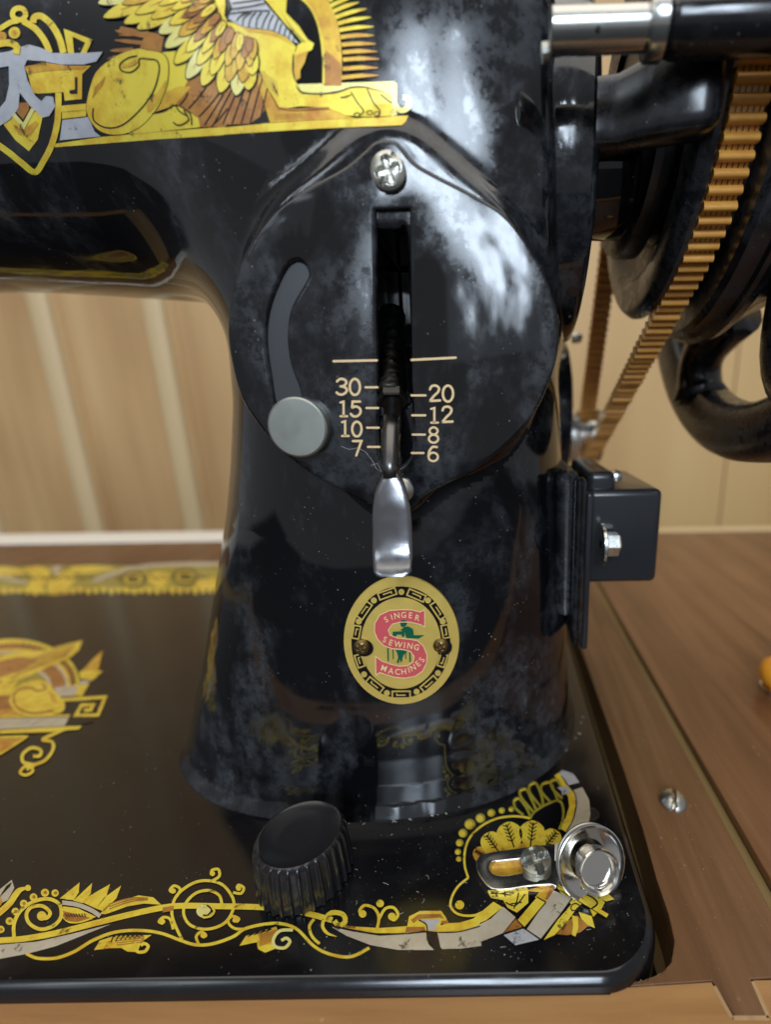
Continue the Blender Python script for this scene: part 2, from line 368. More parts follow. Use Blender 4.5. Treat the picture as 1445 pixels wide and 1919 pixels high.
def grad(p, e=.004):
    g = np.zeros_like(p)
    for i in range(3):
        h = np.zeros(3); h[i] = e; g[:, i] = (sd(p+h)-sd(p-h))/(2*e)
    return g
def nets(fn, lo, hi, h):
    ax = [np.arange(lo[i], hi[i]+h, h) for i in range(3)]; X = np.meshgrid(*ax, indexing='ij'); sh = X[0].shape
    v = fn(np.stack([a.ravel() for a in X], 1)).reshape(sh); ins = v < 0
    def c(d): return ins[d[0]:sh[0]-1+d[0], d[1]:sh[1]-1+d[1], d[2]:sh[2]-1+d[2]]
    al = np.ones((sh[0]-1, sh[1]-1, sh[2]-1), bool); an = np.zeros_like(al)
    for i in (0, 1):
        for j in (0, 1):
            for k in (0, 1): q = c((i, j, k)); al &= q; an |= q
    cell = an & ~al; idx = -np.ones(cell.shape, int); idx[cell] = np.arange(cell.sum())
    # centroid of edge crossings
    I = np.argwhere(cell); acc = np.zeros((len(I), 3)); cnt = np.zeros(len(I))
    for e in range(3):
        o1, o2 = [q for q in range(3) if q != e]
        for a in (0, 1):
            for b in (0, 1):
                A = I.copy(); A[:, o1] += a; A[:, o2] += b; Bc = A.copy(); Bc[:, e] += 1
                va = v[tuple(A.T)]; vb = v[tuple(Bc.T)]; k = (va < 0) != (vb < 0); t = np.where(k, va/(va-vb+1e-12), 0)
                p = A.astype(float); p[:, e] += t; acc[k] += p[k]; cnt[k] += 1
    pts = np.array(lo)+acc/cnt[:, None]*h; faces = []
    for e in range(3):
        o1, o2 = (e+1) % 3, (e+2) % 3
        s0 = [slice(1, -1)]*3; s0[e] = slice(0, sh[e]-1); s1 = list(s0); s1[e] = slice(1, sh[e])
        A = ins[tuple(s0)]; Bb = ins[tuple(s1)]; ed = np.argwhere(A != Bb); fl = A[A != Bb]
        base = ed.copy(); base[:, o1] += 1; base[:, o2] += 1
        q = []
        for da, db in ((-1, -1), (0, -1), (0, 0), (-1, 0)):
            k = base.copy(); k[:, o1] += da; k[:, o2] += db; q.append(idx[tuple(k.T)])
        q = np.stack(q, 1); q[~fl] = q[~fl][:, ::-1]; faces.append(q)
    return pts, np.concatenate(faces)
def project(p, it=5):
    for _ in range(it):
        g = grad(p); d = sd(p); p = p-g*(d/np.maximum((g*g).sum(1), .05))[:, None].clip(-.2, .2)
    return p
bp, bf = nets(sd, (-18, 6.8, -.3), (2.9, 15.6, 15.2), .092)
b0 = bp.copy(); bp = project(bp, 3)
k = np.linalg.norm(bp-b0, axis=1) > .15; bp[k] = b0[k]
def on_body(px, py, off=0.):
    px = np.asarray(px, float); py = np.asarray(py, float); d = ray(px, py); d /= np.linalg.norm(d, axis=1)[:, None]; t = 5./d[:, 1]; p = CAM+d*t[:, None]
    for _ in range(70):
        s_ = sd_plain(p); p = p+d*(np.clip(s_, -.3, .6)*.6)[:, None]
    g = grad(p); g /= np.linalg.norm(g, axis=1)[:, None]+1e-9
    return p+g*off
def sd_plain(p): return sd(p)

# ================================================================== SEWING MACHINE
machine = thing('sewing_machine', (-2.6, 11.2, -1.2), 'black enamelled sewing machine with gold sphinx decals, round stitch plate and oval badge', 'sewing machine')
body = mk('body', bp, bf, 'enamel', machine, smooth=True)
gn = grad(bp); gn /= np.linalg.norm(gn, axis=1)[:, None]+1e-9
body.data.normals_split_custom_set_from_vertices([P(a) for a in gn])

# ---- bed
def bed_outline(inset, n=14, r=1.05):
    x0, x1, y0, y1 = -24+inset, 2.42-inset, 4.72+inset, 23.4-inset; r = max(r-inset, .02); out = []
    for cx, cy, a0 in ((x1-r, y0+r, -90), (x1-r, y1-r, 0), (x0+r, y1-r, 90), (x0+r, y0+r, 180)):
        for i in range(n+1): a = math.radians(a0+90*i/n); out.append((cx+r*math.cos(a), cy+r*math.sin(a)))
    return out
g = G(); rings = [(.4, 0.), (.16, 0.), (.152, 0.), (.148, -.002), (.12, -.02), (.085, -.05), (.05, -.09), (.02, -.145), (.004, -.21), (0, -.27), (.0, -1.2)]
vv = []; nb = 60
for ins_, z in rings: vv += [(x, y, z) for x, y in bed_outline(ins_)]
nb = len(bed_outline(0)); ff = [tuple(range(nb))]
for j in range(len(rings)-1):
    for i in range(nb): i2 = (i+1) % nb; ff.append((j*nb+i, (j+1)*nb+i, (j+1)*nb+i2, j*nb+i2))
g.add(vv, ff); bed = g.mk('bed', 'bed_enamel', machine, sharp=50)
q = onZ(1108, 1525, 0); g = G(); g.lathe([(.004, .001), (.004, .12)], (q[0], q[1], 0), (0, 0, 1), 24, cap=False); g.mk('oil_hole', 'hole_dark', bed)
g = G(); g.lathe([(.004, .12), (.012, .135), (.002, .16)], (q[0], q[1], 0), (0, 0, 1), 24, cap=False); g.mk('hole_rim', 'dark_steel', bed, smooth=True)

# ---- decal painter
class Decal:
    def __init__(s, surf, fr, step, name, parent): s.surf = surf; s.x, s.y, s.k = fr; s.step = step; s.name = name; s.parent = parent; s.g = {}; s.lay = 0
    def frame(s, fr): s.x, s.y, s.k = fr; return s
    def T(s, p): p = np.asarray(p, float); return np.stack([s.x+p[:, 0]*s.k, s.y+p[:, 1]*s.k], 1)
    def put(s, m, v2, f, lay, extra=0.):
        off = .006+.0035*lay
        p = s.surf(v2[:, 0], v2[:, 1], off+extra); g = s.g.setdefault(m, G()); g.add(p, f)
    def poly(s, m, pts, lay=0, smooth=False, holes=()):
        q = catmull(pts, True, 5) if smooth else np.array(pts, float)
        polys = [s.T(dens(q, 22/max(s.k, .01)*.3 if s.step else 0))]+[s.T(h) for h in holes]
        v, f = fill2d(polys, s.step); s.put(m, v, f[:, ::-1], lay)
    def stroke(s, m, pts, wd, lay=1, taper=(0, 0), smooth=True, closed=False):
        q = catmull(pts, closed, 7) if smooth else dens(np.array(pts, float), 20, closed)
        if closed: q = np.concatenate([q, q[:1]])
        d = np.gradient(q, axis=0)
        if closed: d[0] = d[-1] = q[1]-q[-2]
        d /= np.linalg.norm(d, axis=1)[:, None]+1e-9; nn = np.stack([-d[:, 1], d[:, 0]], 1)
        u = np.linspace(0, 1, len(q)); w_ = np.full(len(q), wd/2.)
        if taper[0]: w_ *= np.clip(u/taper[0], .12, 1)**.7
        if taper[1]: w_ *= np.clip((1-u)/taper[1], .12, 1)**.7
        a = s.T(q+nn*w_[:, None]); b = s.T(q-nn*w_[:, None]); v = np.concatenate([a, b]); n = len(q)
        f = np.array([(i, i+1, n+i+1, n+i) for i in range(n-1)])
        s.put(m, v, f, lay, np.tile(np.linspace(0, .0025, n), 2)[:, None])
    def mitre(s, m, pts, wd, lay=1, closed=False):
        p = np.array(pts, float); n = len(p); A = []; Bq = []
        for i in range(n):
            a = p[i-1] if (i or closed) else None; c = p[(i+1) % n] if (i < n-1 or closed) else None
            d1 = (p[i]-a)/np.linalg.norm(p[i]-a) if a is not None else None; d2 = (c-p[i])/np.linalg.norm(c-p[i]) if c is not None else None
            if d1 is None: d1 = d2
            if d2 is None: d2 = d1
            n1 = np.array([-d1[1], d1[0]]); n2 = np.array([-d2[1], d2[0]]); mm = n1+n2; mm /= np.linalg.norm(mm); k = wd/2/max(mm@n1, .35); A.append(p[i]+mm*k); Bq.append(p[i]-mm*k)
        v = s.T(np.array(A+Bq)); f = [(i, (i+1) % n, n+(i+1) % n, n+i) for i in range(n if closed else n-1)]
        s.put(m, v, np.array(f), lay)
    def dot(s, m, x, y, r, lay=1, ry=None, n=20): s.poly(m, ell(x, y, r, ry, n), lay)
    def feather(s, base, tip, wd, m, lay=2, ink=True):
        b = np.array(base, float); t = np.array(tip, float); d = t-b; ln = np.linalg.norm(d); d /= ln; nn = np.array([-d[1], d[0]])
        def shp(k, e): return [b+nn*wd*.28*k-d*e, b+d*ln*.35+nn*wd*.5*k, b+d*ln*.75+nn*wd*.42*k, t+d*e, b+d*ln*.75-nn*wd*.42*k, b+d*ln*.35-nn*wd*.5*k, b-nn*wd*.28*k-d*e]
        if ink: s.poly('ink', np.array(shp(1.22, wd*.09)), lay, True)
        s.poly(m, np.array(shp(1, 0)), lay+.6, True)
        s.stroke('brown_foil', [b+d*ln*.1, b+d*ln*.7], wd*.09, lay+1.0, (0, .5))
    def one(s, name, label=None):
        g = G(); ms = sorted(s.g); idx = []
        for k, m in enumerate(ms): idx += [k]*len(s.g[m].f); g.add(s.g[m].v, s.g[m].f)
        o = g.mk(name, ms[0], s.parent, label=label)
        for m in ms[1:]: o.data.materials.append(MATS[m])
        o.data.polygons.foreach_set('material_index', idx); s.g = {}; return o
    def done(s, names):
        for m, g in s.g.items(): g.mk(names.get(m, 'ornament'), m, s.parent, smooth=False)
def dens(q, step, closed=True):
    if not step: return q
    out = []; n = len(q)
    for i in range(n if closed else n-1):
        a, b = q[i], q[(i+1) % n]; k = max(1, int(np.linalg.norm(b-a)/step))
        for j in range(k): out.append(a+(b-a)*j/k)
    if not closed: out.append(q[-1])
    return np.array(out)
on_bed = lambda px, py, off=0.: onZ(px, py, 0)+np.array([0, 0, 1.])*(off if np.isscalar(off) else off)
DN = {'gold': 'gold_ornament', 'gold_orange': 'amber_ornament', 'brown_foil': 'brown_ornament', 'silver_foil': 'silver_ornament', 'cream_foil': 'cream_ornament',
      'ink': 'ink_line', 'dim_gold': 'dark_gold_ornament', 'pale_gold': 'pale_gold_ornament'}

# ---- arm decal: sphinx with wings, sun disc and plinth
A = (0, 0, 420/1445); Bf = (400, 0, 400/1445)
dc = Decal(on_body, A, 13, 'arm_decal', body)
dc.poly('gold', [(355, 950), (340, 930), (650, 884), (1000, 852), (1445, 820), (1445, 872), (1000, 900)], 0)
dc.stroke('gold', [(378, 600), (372, 780), (335, 930), (280, 1040), (225, 1110), (140, 1050), (60, 985), (-60, 900)], 40, .6)
dc.mitre('gold', [(375, 705), (560, 690)], 40, 1); dc.poly('gold', [(400, 700), (560, 690), (555, 750), (400, 768)], .3)
dc.poly('silver_foil', [(402, 775), (572, 755), (610, 850), (650, 880), (385, 905)], 0)
dc.stroke('gold', ell(125, 95, 42, 38, 12), 34, 1, closed=True)
dc.stroke('gold', [(-60, 215), (0, 190), (70, 150), (120, 140)], 34, 1.2)
dc.stroke('gold', [(150, 140), (230, 190), (290, 265), (325, 345)], 40, 1.2)
dc.stroke('gold', [(215, 150), (225, 115), (270, 110), (335, 165), (385, 250), (412, 345)], 42, 1)
dc.poly('gold', [(412, 188), (600, 260), (550, 362), (518, 352), (552, 278), (470, 240), (480, 348), (440, 345)], 1)
dc.dot('gold', 95, 215, 38, 1); dc.dot('gold_orange', 95, 215, 17, 2); dc.dot('gold_orange', 15, 238, 30, 1)
dc.poly('gold', [(160, 430), (280, 405), (430, 425), (585, 425), (530, 480), (528, 640), (418, 650), (410, 595), (250, 605), (210, 600), (185, 500)], 0)
dc.poly('gold_orange', [(165, 432), (280, 405), (430, 425), (575, 427), (540, 450), (420, 452), (300, 460), (200, 475)], 1)
dc.poly('ink', [(450, 600), (450, 585), (485, 580), (485, 500), (500, 500), (500, 605), (455, 608)], 1.5)
dc.poly('silver_foil', [(-60, 360), (0, 345), (60, 335), (130, 308), (190, 292), (260, 310), (340, 345), (440, 348), (560, 345), (665, 338), (625, 400), (540, 420), (400, 420), (280, 400), (180, 390), (160, 430), (180, 520), (230, 620), (270, 655), (300, 622), (345, 628), (358, 690), (320, 750), (280, 760), (200, 690), (130, 600), (122, 700), (70, 770), (0, 815), (-60, 820), (-60, 700), (0, 700), (40, 650), (62, 550), (60, 430), (0, 440), (-60, 470)], 2, False)
for i in range(9): dc.stroke('ink', [(180+i*14, 395), (170+i*16, 425)], 5, 3)
dc.stroke('gold', [(-40, 300), (20, 285), (75, 285), (115, 310), (108, 355)], 44, 3)
dc.poly('gold', [(20, 800), (90, 745), (150, 820), (222, 715), (275, 750), (243, 900), (185, 975), (100, 905)], 0)
dc.poly('gold_orange', [(80, 800), (150, 840), (230, 780), (250, 800), (190, 880), (120, 870)], .8)
dc.poly('brown_foil', [(105, 665), (190, 662), (188, 710), (150, 772), (105, 720)], 1); dc.mitre('pale_gold', [(85, 735), (155, 815), (215, 705)], 26, 2)
dc.one('emblem_decal')
# tail, haunch and foot
dc.poly('brown_foil', [(780, 172), (1060, 228), (1040, 335), (900, 320), (930, 240), (760, 215)], 0)
for a, b in (((935, 235), (745, 200)), ((930, 280), (742, 262)), ((860, 322), (712, 330)), ((800, 365), (695, 382)), ((960, 215), (770, 230))): dc.stroke('brown_foil', [a, ((a[0]+b[0])/2, (a[1]+b[1])/2), b], 26, .5, (0, .4))
dc.poly('gold', [(1000, 345), (1140, 330), (1250, 350), (1260, 430), (1215, 480), (1240, 560), (1130, 680), (985, 730), (1060, 560)], 0)
dc.poly('gold_orange', [(1060, 600), (1150, 560), (1235, 560), (1130, 680), (985, 730), (1030, 660)], .7)
dc.poly('brown_foil', [(1130, 672), (1245, 460), (1460, 400), (1460, 820), (1290, 820), (1280, 760), (1180, 692)], 0.2)
dc.poly('gold', [(830, 862), (980, 740), (1050, 725), (1130, 680), (1180, 700), (1280, 762), (1292, 822), (900, 862)], 1)
dc.stroke('ink', [(985, 735), (1060, 720), (1130, 683), (1160, 720), (1210, 750)], 8, 2.2); dc.stroke('ink', [(1120, 790), (1150, 810), (1190, 800), (1220, 770), (1190, 715)], 9, 2.2); dc.stroke('ink', [(1170, 690), (1230, 740), (1240, 810)], 8, 2.2)
hq = [(560, 700), (600, 520), (650, 440), (760, 362), (880, 320), (960, 330), (1050, 350), (1088, 420), (1075, 560), (1020, 690), (930, 800), (820, 860), (700, 865), (612, 815)]
dc.poly('ink', [(a[0]+(a[0]-820)*.015, a[1]+(a[1]-590)*.015) for a in hq], 1.4, True); dc.poly('gold', hq, 2, True)
dc.stroke('ink', [(605, 700), (610, 780), (690, 825), (790, 810), (900, 720), (990, 600), (1030, 470), (1020, 400), (960, 385), (905, 385), (900, 430), (850, 470), (790, 460), (780, 420), (830, 380), (890, 365)], 9, 3)
dc.poly('gold_orange', [(960, 640), (1020, 600), (1075, 520), (1040, 640), (960, 730)], 2.8, True); dc.stroke('gold_orange', [(790, 430), (850, 420), (890, 395)], 26, 3.4)
for i in range(8): dc.stroke('gold_orange', [(620+i*9, 560-i*9), (600+i*9, 640-i*12)], 4, 3)
for a, b in (((1215, 705), (1330, 565)), ((1285, 755), (1425, 590)), ((1365, 818), (1470, 700)), ((1160, 680), (1215, 600))): dc.stroke('ink', [a, ((a[0]+b[0])/2+6, (a[1]+b[1])/2), b], 8, 1.3)
# front half
dc.frame(Bf)
dc.poly('brown_foil', [(-4, 560), (270, 420), (305, 520), (335, 700), (375, 800), (380, 832), (0, 850), (-4, 850)], .2)
dc.poly('ink', [(350, 740), (375, 800), (378, 828), (250, 838), (320, 790)], .9)
for i in range(7): dc.stroke('ink', [(0+i*62-60, 850-i*3), (70+i*60-60, 740-i*25), (130+i*55-60, 640-i*30)], 8, 1.3)
dc.poly('gold', [(0, 872), (380, 835), (1000, 800), (1320, 785), (1300, 830), (1275, 850), (700, 872), (0, 917)], 0)
dc.poly('pale_gold', [(565, 572), (1222, 552), (1243, 566), (1243, 782), (1205, 792), (1160, 640), (1000, 600), (720, 645), (600, 640)], 0.2)
dc.stroke('pale_gold', [(1232, 715), (1262, 748), (1300, 745), (1325, 710), (1315, 670), (1285, 662)], 38, 1)
dc.poly('gold_orange', [(285, 450), (345, 560), (440, 738), (780, 733), (900, 785), (960, 803), (385, 832), (340, 690), (300, 560)], .6)
for i in range(10): dc.stroke('brown_foil', [(420+i*19, 815-i*1.3), (425+i*19, 775-i*.6)], 5, 1.6)
arm = [(0, 120), (60, 150), (140, 160), (200, 190), (280, 200), (400, 215), (500, 258), (560, 320), (550, 380), (540, 480), (562, 560), (600, 640), (720, 645), (850, 622), (960, 592), (1040, 597), (1150, 627), (1205, 660), (1212, 740), (1200, 792), (1080, 798), (980, 792), (900, 785), (780, 735), (600, 722), (450, 740), (400, 650), (345, 560), (300, 430), (262, 300), (200, 290), (140, 260), (80, 230), (0, 160)]
dc.poly('ink', [(a[0], a[1]-6) for a in arm], 1.2); dc.poly('gold', arm, 2.0)
dc.poly('gold_orange', [(200, 195), (280, 202), (400, 218), (500, 262), (545, 320), (450, 262), (330, 232), (240, 222)], 2.6)
dc.poly('gold_orange', [(560, 380), (640, 350), (620, 430), (590, 480), (590, 530), (560, 552), (545, 480)], 2.6)
for q in ([(560, 580), (600, 628), (720, 640), (840, 628), (940, 596), (1040, 597), (1150, 628)], [(930, 620), (970, 690), (1020, 760), (980, 790)], [(1040, 600), (1080, 690), (1130, 760), (1110, 792)], [(1130, 640), (1190, 690), (1215, 700)], [(860, 665), (900, 660), (940, 645)], [(400, 560), (420, 610), (440, 640)], [(545, 370), (540, 480), (560, 560)]): dc.stroke('ink', q, 9, 3.2, (.1, .3))
for x, y in ((975, 785), (1060, 770), (1110, 780)): dc.stroke('ink', ell(x, y, 20, 15, 10), 6, 3.4, closed=True)
dc.stroke('brown_foil', [(440, 735), (560, 745), (700, 738), (785, 735)], 14, 3)
for i in range(8): dc.stroke('brown_foil', [(330+i*14, 480+i*10), (340+i*14, 560+i*14)], 4, 3)
# head cloth
dc.poly('silver_foil', [(100, -30), (330, -30), (345, 20), (400, 82), (470, 162), (580, 300), (500, 268), (400, 215), (300, 192), (220, 200), (100, 130), (130, 60)], 1)
for q in ([(120, 70), (250, 50), (350, 30)], [(110, 100), (250, 82), (385, 80)], [(130, 30), (240, 15), (330, 0)], [(160, 150), (180, 120), (240, 90)], [(200, 180), (210, 130), (260, 90)], [(240, 190), (255, 130), (290, 90)], [(290, 190), (300, 130), (330, 90)], [(330, 195), (350, 140), (380, 90)], [(370, 205), (385, 150), (410, 105)], [(410, 218), (425, 170), (440, 130)], [(445, 235), (455, 190), (465, 165)], [(480, 255), (488, 215), (495, 195)], [(510, 275), (515, 245), (522, 225)], [(540, 290), (545, 270), (550, 255)]): dc.stroke('ink', q, 8, 2)
dc.poly('gold', [(325, -30), (500, -30), (498, 0), (492, 90), (580, 182), (640, 272), (682, 298), (670, 340), (640, 355), (620, 430), (590, 480), (590, 532), (560, 552), (545, 480), (552, 370), (570, 312), (605, 288), (500, 180), (400, 62)], 1.6)
dc.poly('dim_gold', [(440, 60), (480, 120), (560, 220), (630, 290), (600, 292), (520, 190)], 2.4)
dc.poly('gold', [(-4, -30), (80, -30), (84, 40), (76, 110), (95, 145), (60, 200), (-4, 170)], 1.8)
# sun disc and rays
ia = catmull([(560, -30), (640, 40), (690, 130), (722, 250), (738, 400), (742, 574)], False, 5); oa = catmull([(868, 584), (870, 400), (862, 280), (840, 150), (800, 50), (760, -30)], False, 5)
dc.poly('gold_orange', np.concatenate([ia, oa]), 1); dc.stroke('gold', [(565, -30), (645, 40), (697, 130), (730, 250), (746, 400), (748, 572)], 14, 1.6)
dc.poly('brown_foil', [(760, 340), (862, 430), (868, 580), (752, 582)], 1.3)
RB = [(785, 10), (795, 45), (812, 82), (830, 122), (845, 163), (855, 208), (862, 255), (868, 308), (874, 358), (878, 408), (876, 470), (868, 530)]; RT = [(850, -30), (920, 0), (985, 22), (1038, 65), (1067, 122), (1085, 186), (1090, 245), (1100, 303), (1112, 354), (1124, 405), (1116, 464), (1120, 516)]
for i, (a, b) in enumerate(zip(RB, RT)): dc.stroke('gold_orange' if i > 5 else 'gold', [a, ((a[0]+b[0])/2, (a[1]+b[1])/2-6), b], 27, 1.3+.3*(i % 2), (0, .45))
# wing feathers: rows of tapering vanes
dc.frame(A)
tipc = catmull([(560, -40), (625, 30), (680, 108), (780, 160), (890, 178), (1010, 212), (1060, 290), (1120, 382), (1190, 482), (1272, 542), (1382, 582), (1485, 628), (1572, 615), (1628, 560)], False, 8)
innc = catmull([(1180, -160), (1270, -120), (1330, -60), (1365, 40), (1405, 130), (1470, 205), (1560, 262), (1640, 285)], False, 14)
def along(c, t): x = t*(len(c)-1); i = min(int(x), len(c)-2); return c[i]+(c[i+1]-c[i])*(x-i)
for k, (n, wd, ms) in enumerate(((13, 92, ['gold', 'gold', 'pale_gold']), (12, 74, ['gold', 'gold', 'gold_orange']), (13, 58, ['gold_orange', 'brown_foil', 'gold']), (12, 52, ['brown_foil', 'gold_orange']), (11, 44, ['gold_orange', 'gold', 'brown_foil']))):
    for i in range(n):
        t = (i+.5*(k % 2))/(n-.5); a = along(tipc, t); b = along(innc, t); u = (0, .26, .47, .64, .8)[k]; tp = a+(b-a)*(u+rng.uniform(-.04, .04)); bs = a+(b-a)*min(u+.5, 1.06)
        if k == 0: bs = a+(b-a)*.62
        dc.feather(bs, tp, wd, ms[int(rng.integers(len(ms)))], 3+k*1.5+.06*i)
dc.one('sphinx_decal')

# ---- bed decals
FL = (0, 1580, 500/1445); FM = (400, 1450, 500/1445); C = (820, 1400, 440/1445); BL = (0, 1030, 450/1445)
bd = Decal(on_bed, FL, None, 'bed_decal', bed)
bd.stroke('gold', [(-90, 540), (0, 530), (130, 520), (300, 490), (500, 440), (700, 390), (880, 352), (1000, 342), (1200, 345), (1360, 348), (1500, 356), (1640, 378), (1800, 420)], 32, 1)
bd.poly('brown_foil', [(880, 352), (940, 342), (940, 368), (880, 380)], 2)
bd.poly('cream_foil', [(-90, 560), (0, 552), (200, 535), (400, 490), (600, 440), (450, 500), (300, 560), (150, 600), (0, 628), (-90, 640)], 0)
bd.stroke('gold', [(140, 600), (200, 625), (300, 625), (400, 590), (500, 530), (620, 485), (750, 475), (870, 490), (980, 530), (1060, 553), (1150, 548), (1260, 510), (1330, 465), (1445, 440), (1530, 440), (1610, 470), (1700, 560), (1790, 605), (1900, 618), (2000, 570)], 17, .5)
bd.poly('gold', [(508, 582), (540, 530), (620, 505), (820, 500), (762, 540), (745, 592), (690, 590), (655, 570), (590, 572)], 1)
for i in range(7): bd.stroke('ink', [(600+i*25, 540-i*4), (612+i*25, 512-i), (625+i*25, 508)], 6, 2)
for i in range(4): bd.stroke('brown_foil', [(630, 520+i*12), (780, 508+i*10)], 5, 2)
bd.stroke('gold', [(765, 520), (728, 560), (745, 592), (785, 590), (802, 562), (780, 548), (762, 560)], 17, 2.4)
bd.stroke('gold', [(985, 525), (945, 440), (930, 370), (955, 290), (1030, 228), (1110, 206), (1200, 226), (1255, 290), (1266, 345), (1240, 410), (1190, 452), (1110, 470), (1030, 447), (995, 390), (1005, 330), (1060, 275), (1130, 260), (1185, 285), (1200, 330), (1190, 355)], 16, 1.8)
bd.dot('pale_gold', 1105, 372, 42, 2.4, 36); bd.stroke('ink', [(1120, 340), (1145, 365), (1125, 395), (1100, 395)], 9, 3)
bd.stroke('gold', [(1145, 350), (1160, 372), (1140, 400), (1100, 408)], 12, 3)
for q in ([(1150, 207), (1187, 182), (1182, 145), (1148, 150), (1143, 175)], [(955, 295), (975, 252), (942, 234), (920, 258), (938, 272)], [(1262, 270), (1305, 275), (1320, 245), (1292, 230), (1282, 248)], [(938, 470), (920, 415), (885, 405), (860, 428), (882, 440)], [(1075, 548), (1062, 510), (1088, 484), (1115, 502), (1098, 515)], [(1335, 468), (1270, 465), (1235, 430), (1255, 400), (1293, 412), (1280, 432)]): bd.stroke('gold', q, 15, 1.4)
for x, y in ((1150, 168), (938, 262), (1292, 248), (880, 428), (1098, 503), (1272, 420)): bd.dot('gold', x, y, 14, 2)
bd.stroke('gold', [(75, 515), (75, 440), (110, 370), (180, 320), (260, 305), (320, 335), (330, 400), (290, 450), (220, 470), (160, 440), (142, 390), (170, 350), (230, 345), (270, 380), (250, 410), (215, 402)], 20, 1.6)
bd.dot('gold', 225, 398, 26, 2)
for x, y, r in ((-50, 500, 20), (3, 470, 20), (50, 425, 21), (82, 373, 21), (127, 330, 21), (180, 295, 21), (242, 271, 22), (297, 273, 20)): bd.dot('gold', x, y, r, 1); bd.dot('brown_foil', x+2, y, r*.42, 2)
for q in ([(322, 302), (430, 215), (425, 270), (398, 312)], [(395, 315), (498, 218), (490, 275), (450, 328)], [(450, 325), (480, 290), (595, 224), (575, 290), (520, 357)], [(520, 357), (560, 300), (655, 232), (630, 300), (560, 372)]): bd.poly('gold', q, 1)
bd.poly('gold', [(340, 345), (420, 355), (520, 402), (500, 410), (400, 385), (340, 370)], 1.5); bd.stroke('cream_foil', [(335, 325), (420, 338), (495, 368), (542, 400)], 24, 2)
bd.poly('brown_foil', [(330, 372), (400, 372), (500, 405), (440, 428), (380, 432), (345, 405)], 1); bd.stroke('gold', [(330, 395), (370, 430), (430, 432), (500, 410)], 9, 2.2)
for i in range(8): bd.stroke('ink', [(350+i*15, 385), (365+i*14, 405)], 5, 2.6)
bd.poly('gold', [(540, 385), (590, 335), (750, 285), (830, 296), (872, 336), (780, 330), (690, 345), (570, 388)], 1)
for i in range(3): bd.stroke('brown_foil', [(590, 360-i*13), (700, 322-i*10), (800, 310-i*4)], 6, 2)
bd.poly('cream_foil', [(-80, 300), (0, 250), (62, 200), (76, 245), (40, 310), (-20, 340)], .5)
for i in range(7): bd.stroke('ink', [(0+i*8, 290-i*8), (35+i*4, 235-i*3)], 4, 1.5)
bd.stroke('gold', [(-80, 440), (0, 375), (50, 330), (100, 262), (150, 245)], 34, 1.2, (0, .3)); bd.dot('gold', 150, 246, 17, 2); bd.poly('gold_orange', [(-40, 290), (0, 290), (10, 330), (-20, 370), (-60, 360)], 2)
# middle part
bd.frame(FM)
bd.stroke('gold', [(600, 795), (640, 757), (700, 765), (714, 805), (680, 825), (655, 800)], 27, 2)
bd.stroke('gold', [(598, 790), (592, 832), (618, 868), (668, 886)], 18, 2.2, (0, .4)); bd.stroke('gold', [(545, 790), (520, 830), (535, 885), (575, 925)], 16, 1.6)
bd.poly('gold_orange', [(140, 935), (175, 880), (340, 830), (352, 860), (322, 900), (332, 950), (280, 972), (240, 950), (235, 915)], 1)
bd.poly('gold', [(140, 935), (175, 885), (235, 870), (255, 900), (235, 915)], 1.6); bd.poly('gold', [(240, 935), (320, 925), (335, 950), (280, 972), (245, 955)], 1.6)
for i in range(6): bd.stroke('brown_foil', [(250, 880+i*11), (345-i*4, 850+i*11)], 5, 2)
for i in range(4): bd.poly('ink', [(185+i*32, 890-i*9), (205+i*32, 858-i*7), (222+i*32, 870-i*8)], 2.4)
bd.stroke('pale_gold', [(430, 850), (360, 855), (325, 900), (335, 940), (385, 947), (414, 915), (395, 895), (368, 908)], 17, 2.6)
bd.stroke('gold', [(888, 838), (896, 780), (872, 732), (820, 716), (792, 745), (806, 772)], 16, 1.2, (0, 0)); bd.stroke('gold', [(897, 790), (930, 735), (975, 728), (1000, 765), (980, 795), (955, 782)], 16, 1.4)
bd.dot('gold', 903, 706, 21, 2); bd.dot('gold', 808, 762, 21, 2); bd.dot('gold', 967, 777, 21, 2)
bd.poly('gold', [(655, 812), (760, 830), (900, 838), (1050, 828), (1060, 775), (1120, 745), (1235, 745), (1262, 785), (1270, 812), (1350, 808), (1445, 775), (1445, 832), (1330, 856), (1220, 860), (1150, 852), (1040, 866), (880, 866), (740, 846)], 1)
bd.poly('brown_foil', [(1070, 795), (1110, 765), (1230, 762), (1250, 790), (1228, 782), (1110, 790), (1085, 812)], 2); bd.poly('brown_foil', [(1045, 833), (1145, 832), (1148, 852), (1040, 862)], 2); bd.poly('brown_foil', [(1235, 800), (1270, 798), (1275, 812), (1230, 825)], 2); bd.poly('brown_foil', [(700, 820), (770, 832), (770, 842), (720, 838)], 2)
bd.poly('cream_foil', [(640, 832), (760, 858), (900, 880), (1050, 872), (1152, 862), (1165, 925), (1195, 957), (1000, 957), (850, 930), (720, 880)], 1)
bd.poly('cream_foil', [(1218, 872), (1330, 866), (1445, 828), (1452, 935), (1340, 950), (1238, 952)], 1)
bd.poly('silver_foil', [(1110, 792), (1232, 790), (1205, 830), (1205, 852), (1158, 852), (1155, 820)], 2.6); bd.stroke('ink', [(1112, 795), (1155, 825), (1160, 900), (1180, 930)], 7, 3)
bd.stroke('ink', [(655, 830), (760, 850), (900, 872), (1050, 868), (1150, 856)], 6, 2.6); bd.stroke('ink', [(1218, 864), (1330, 860), (1445, 830)], 6, 2.6)
bd.one('scroll_border')
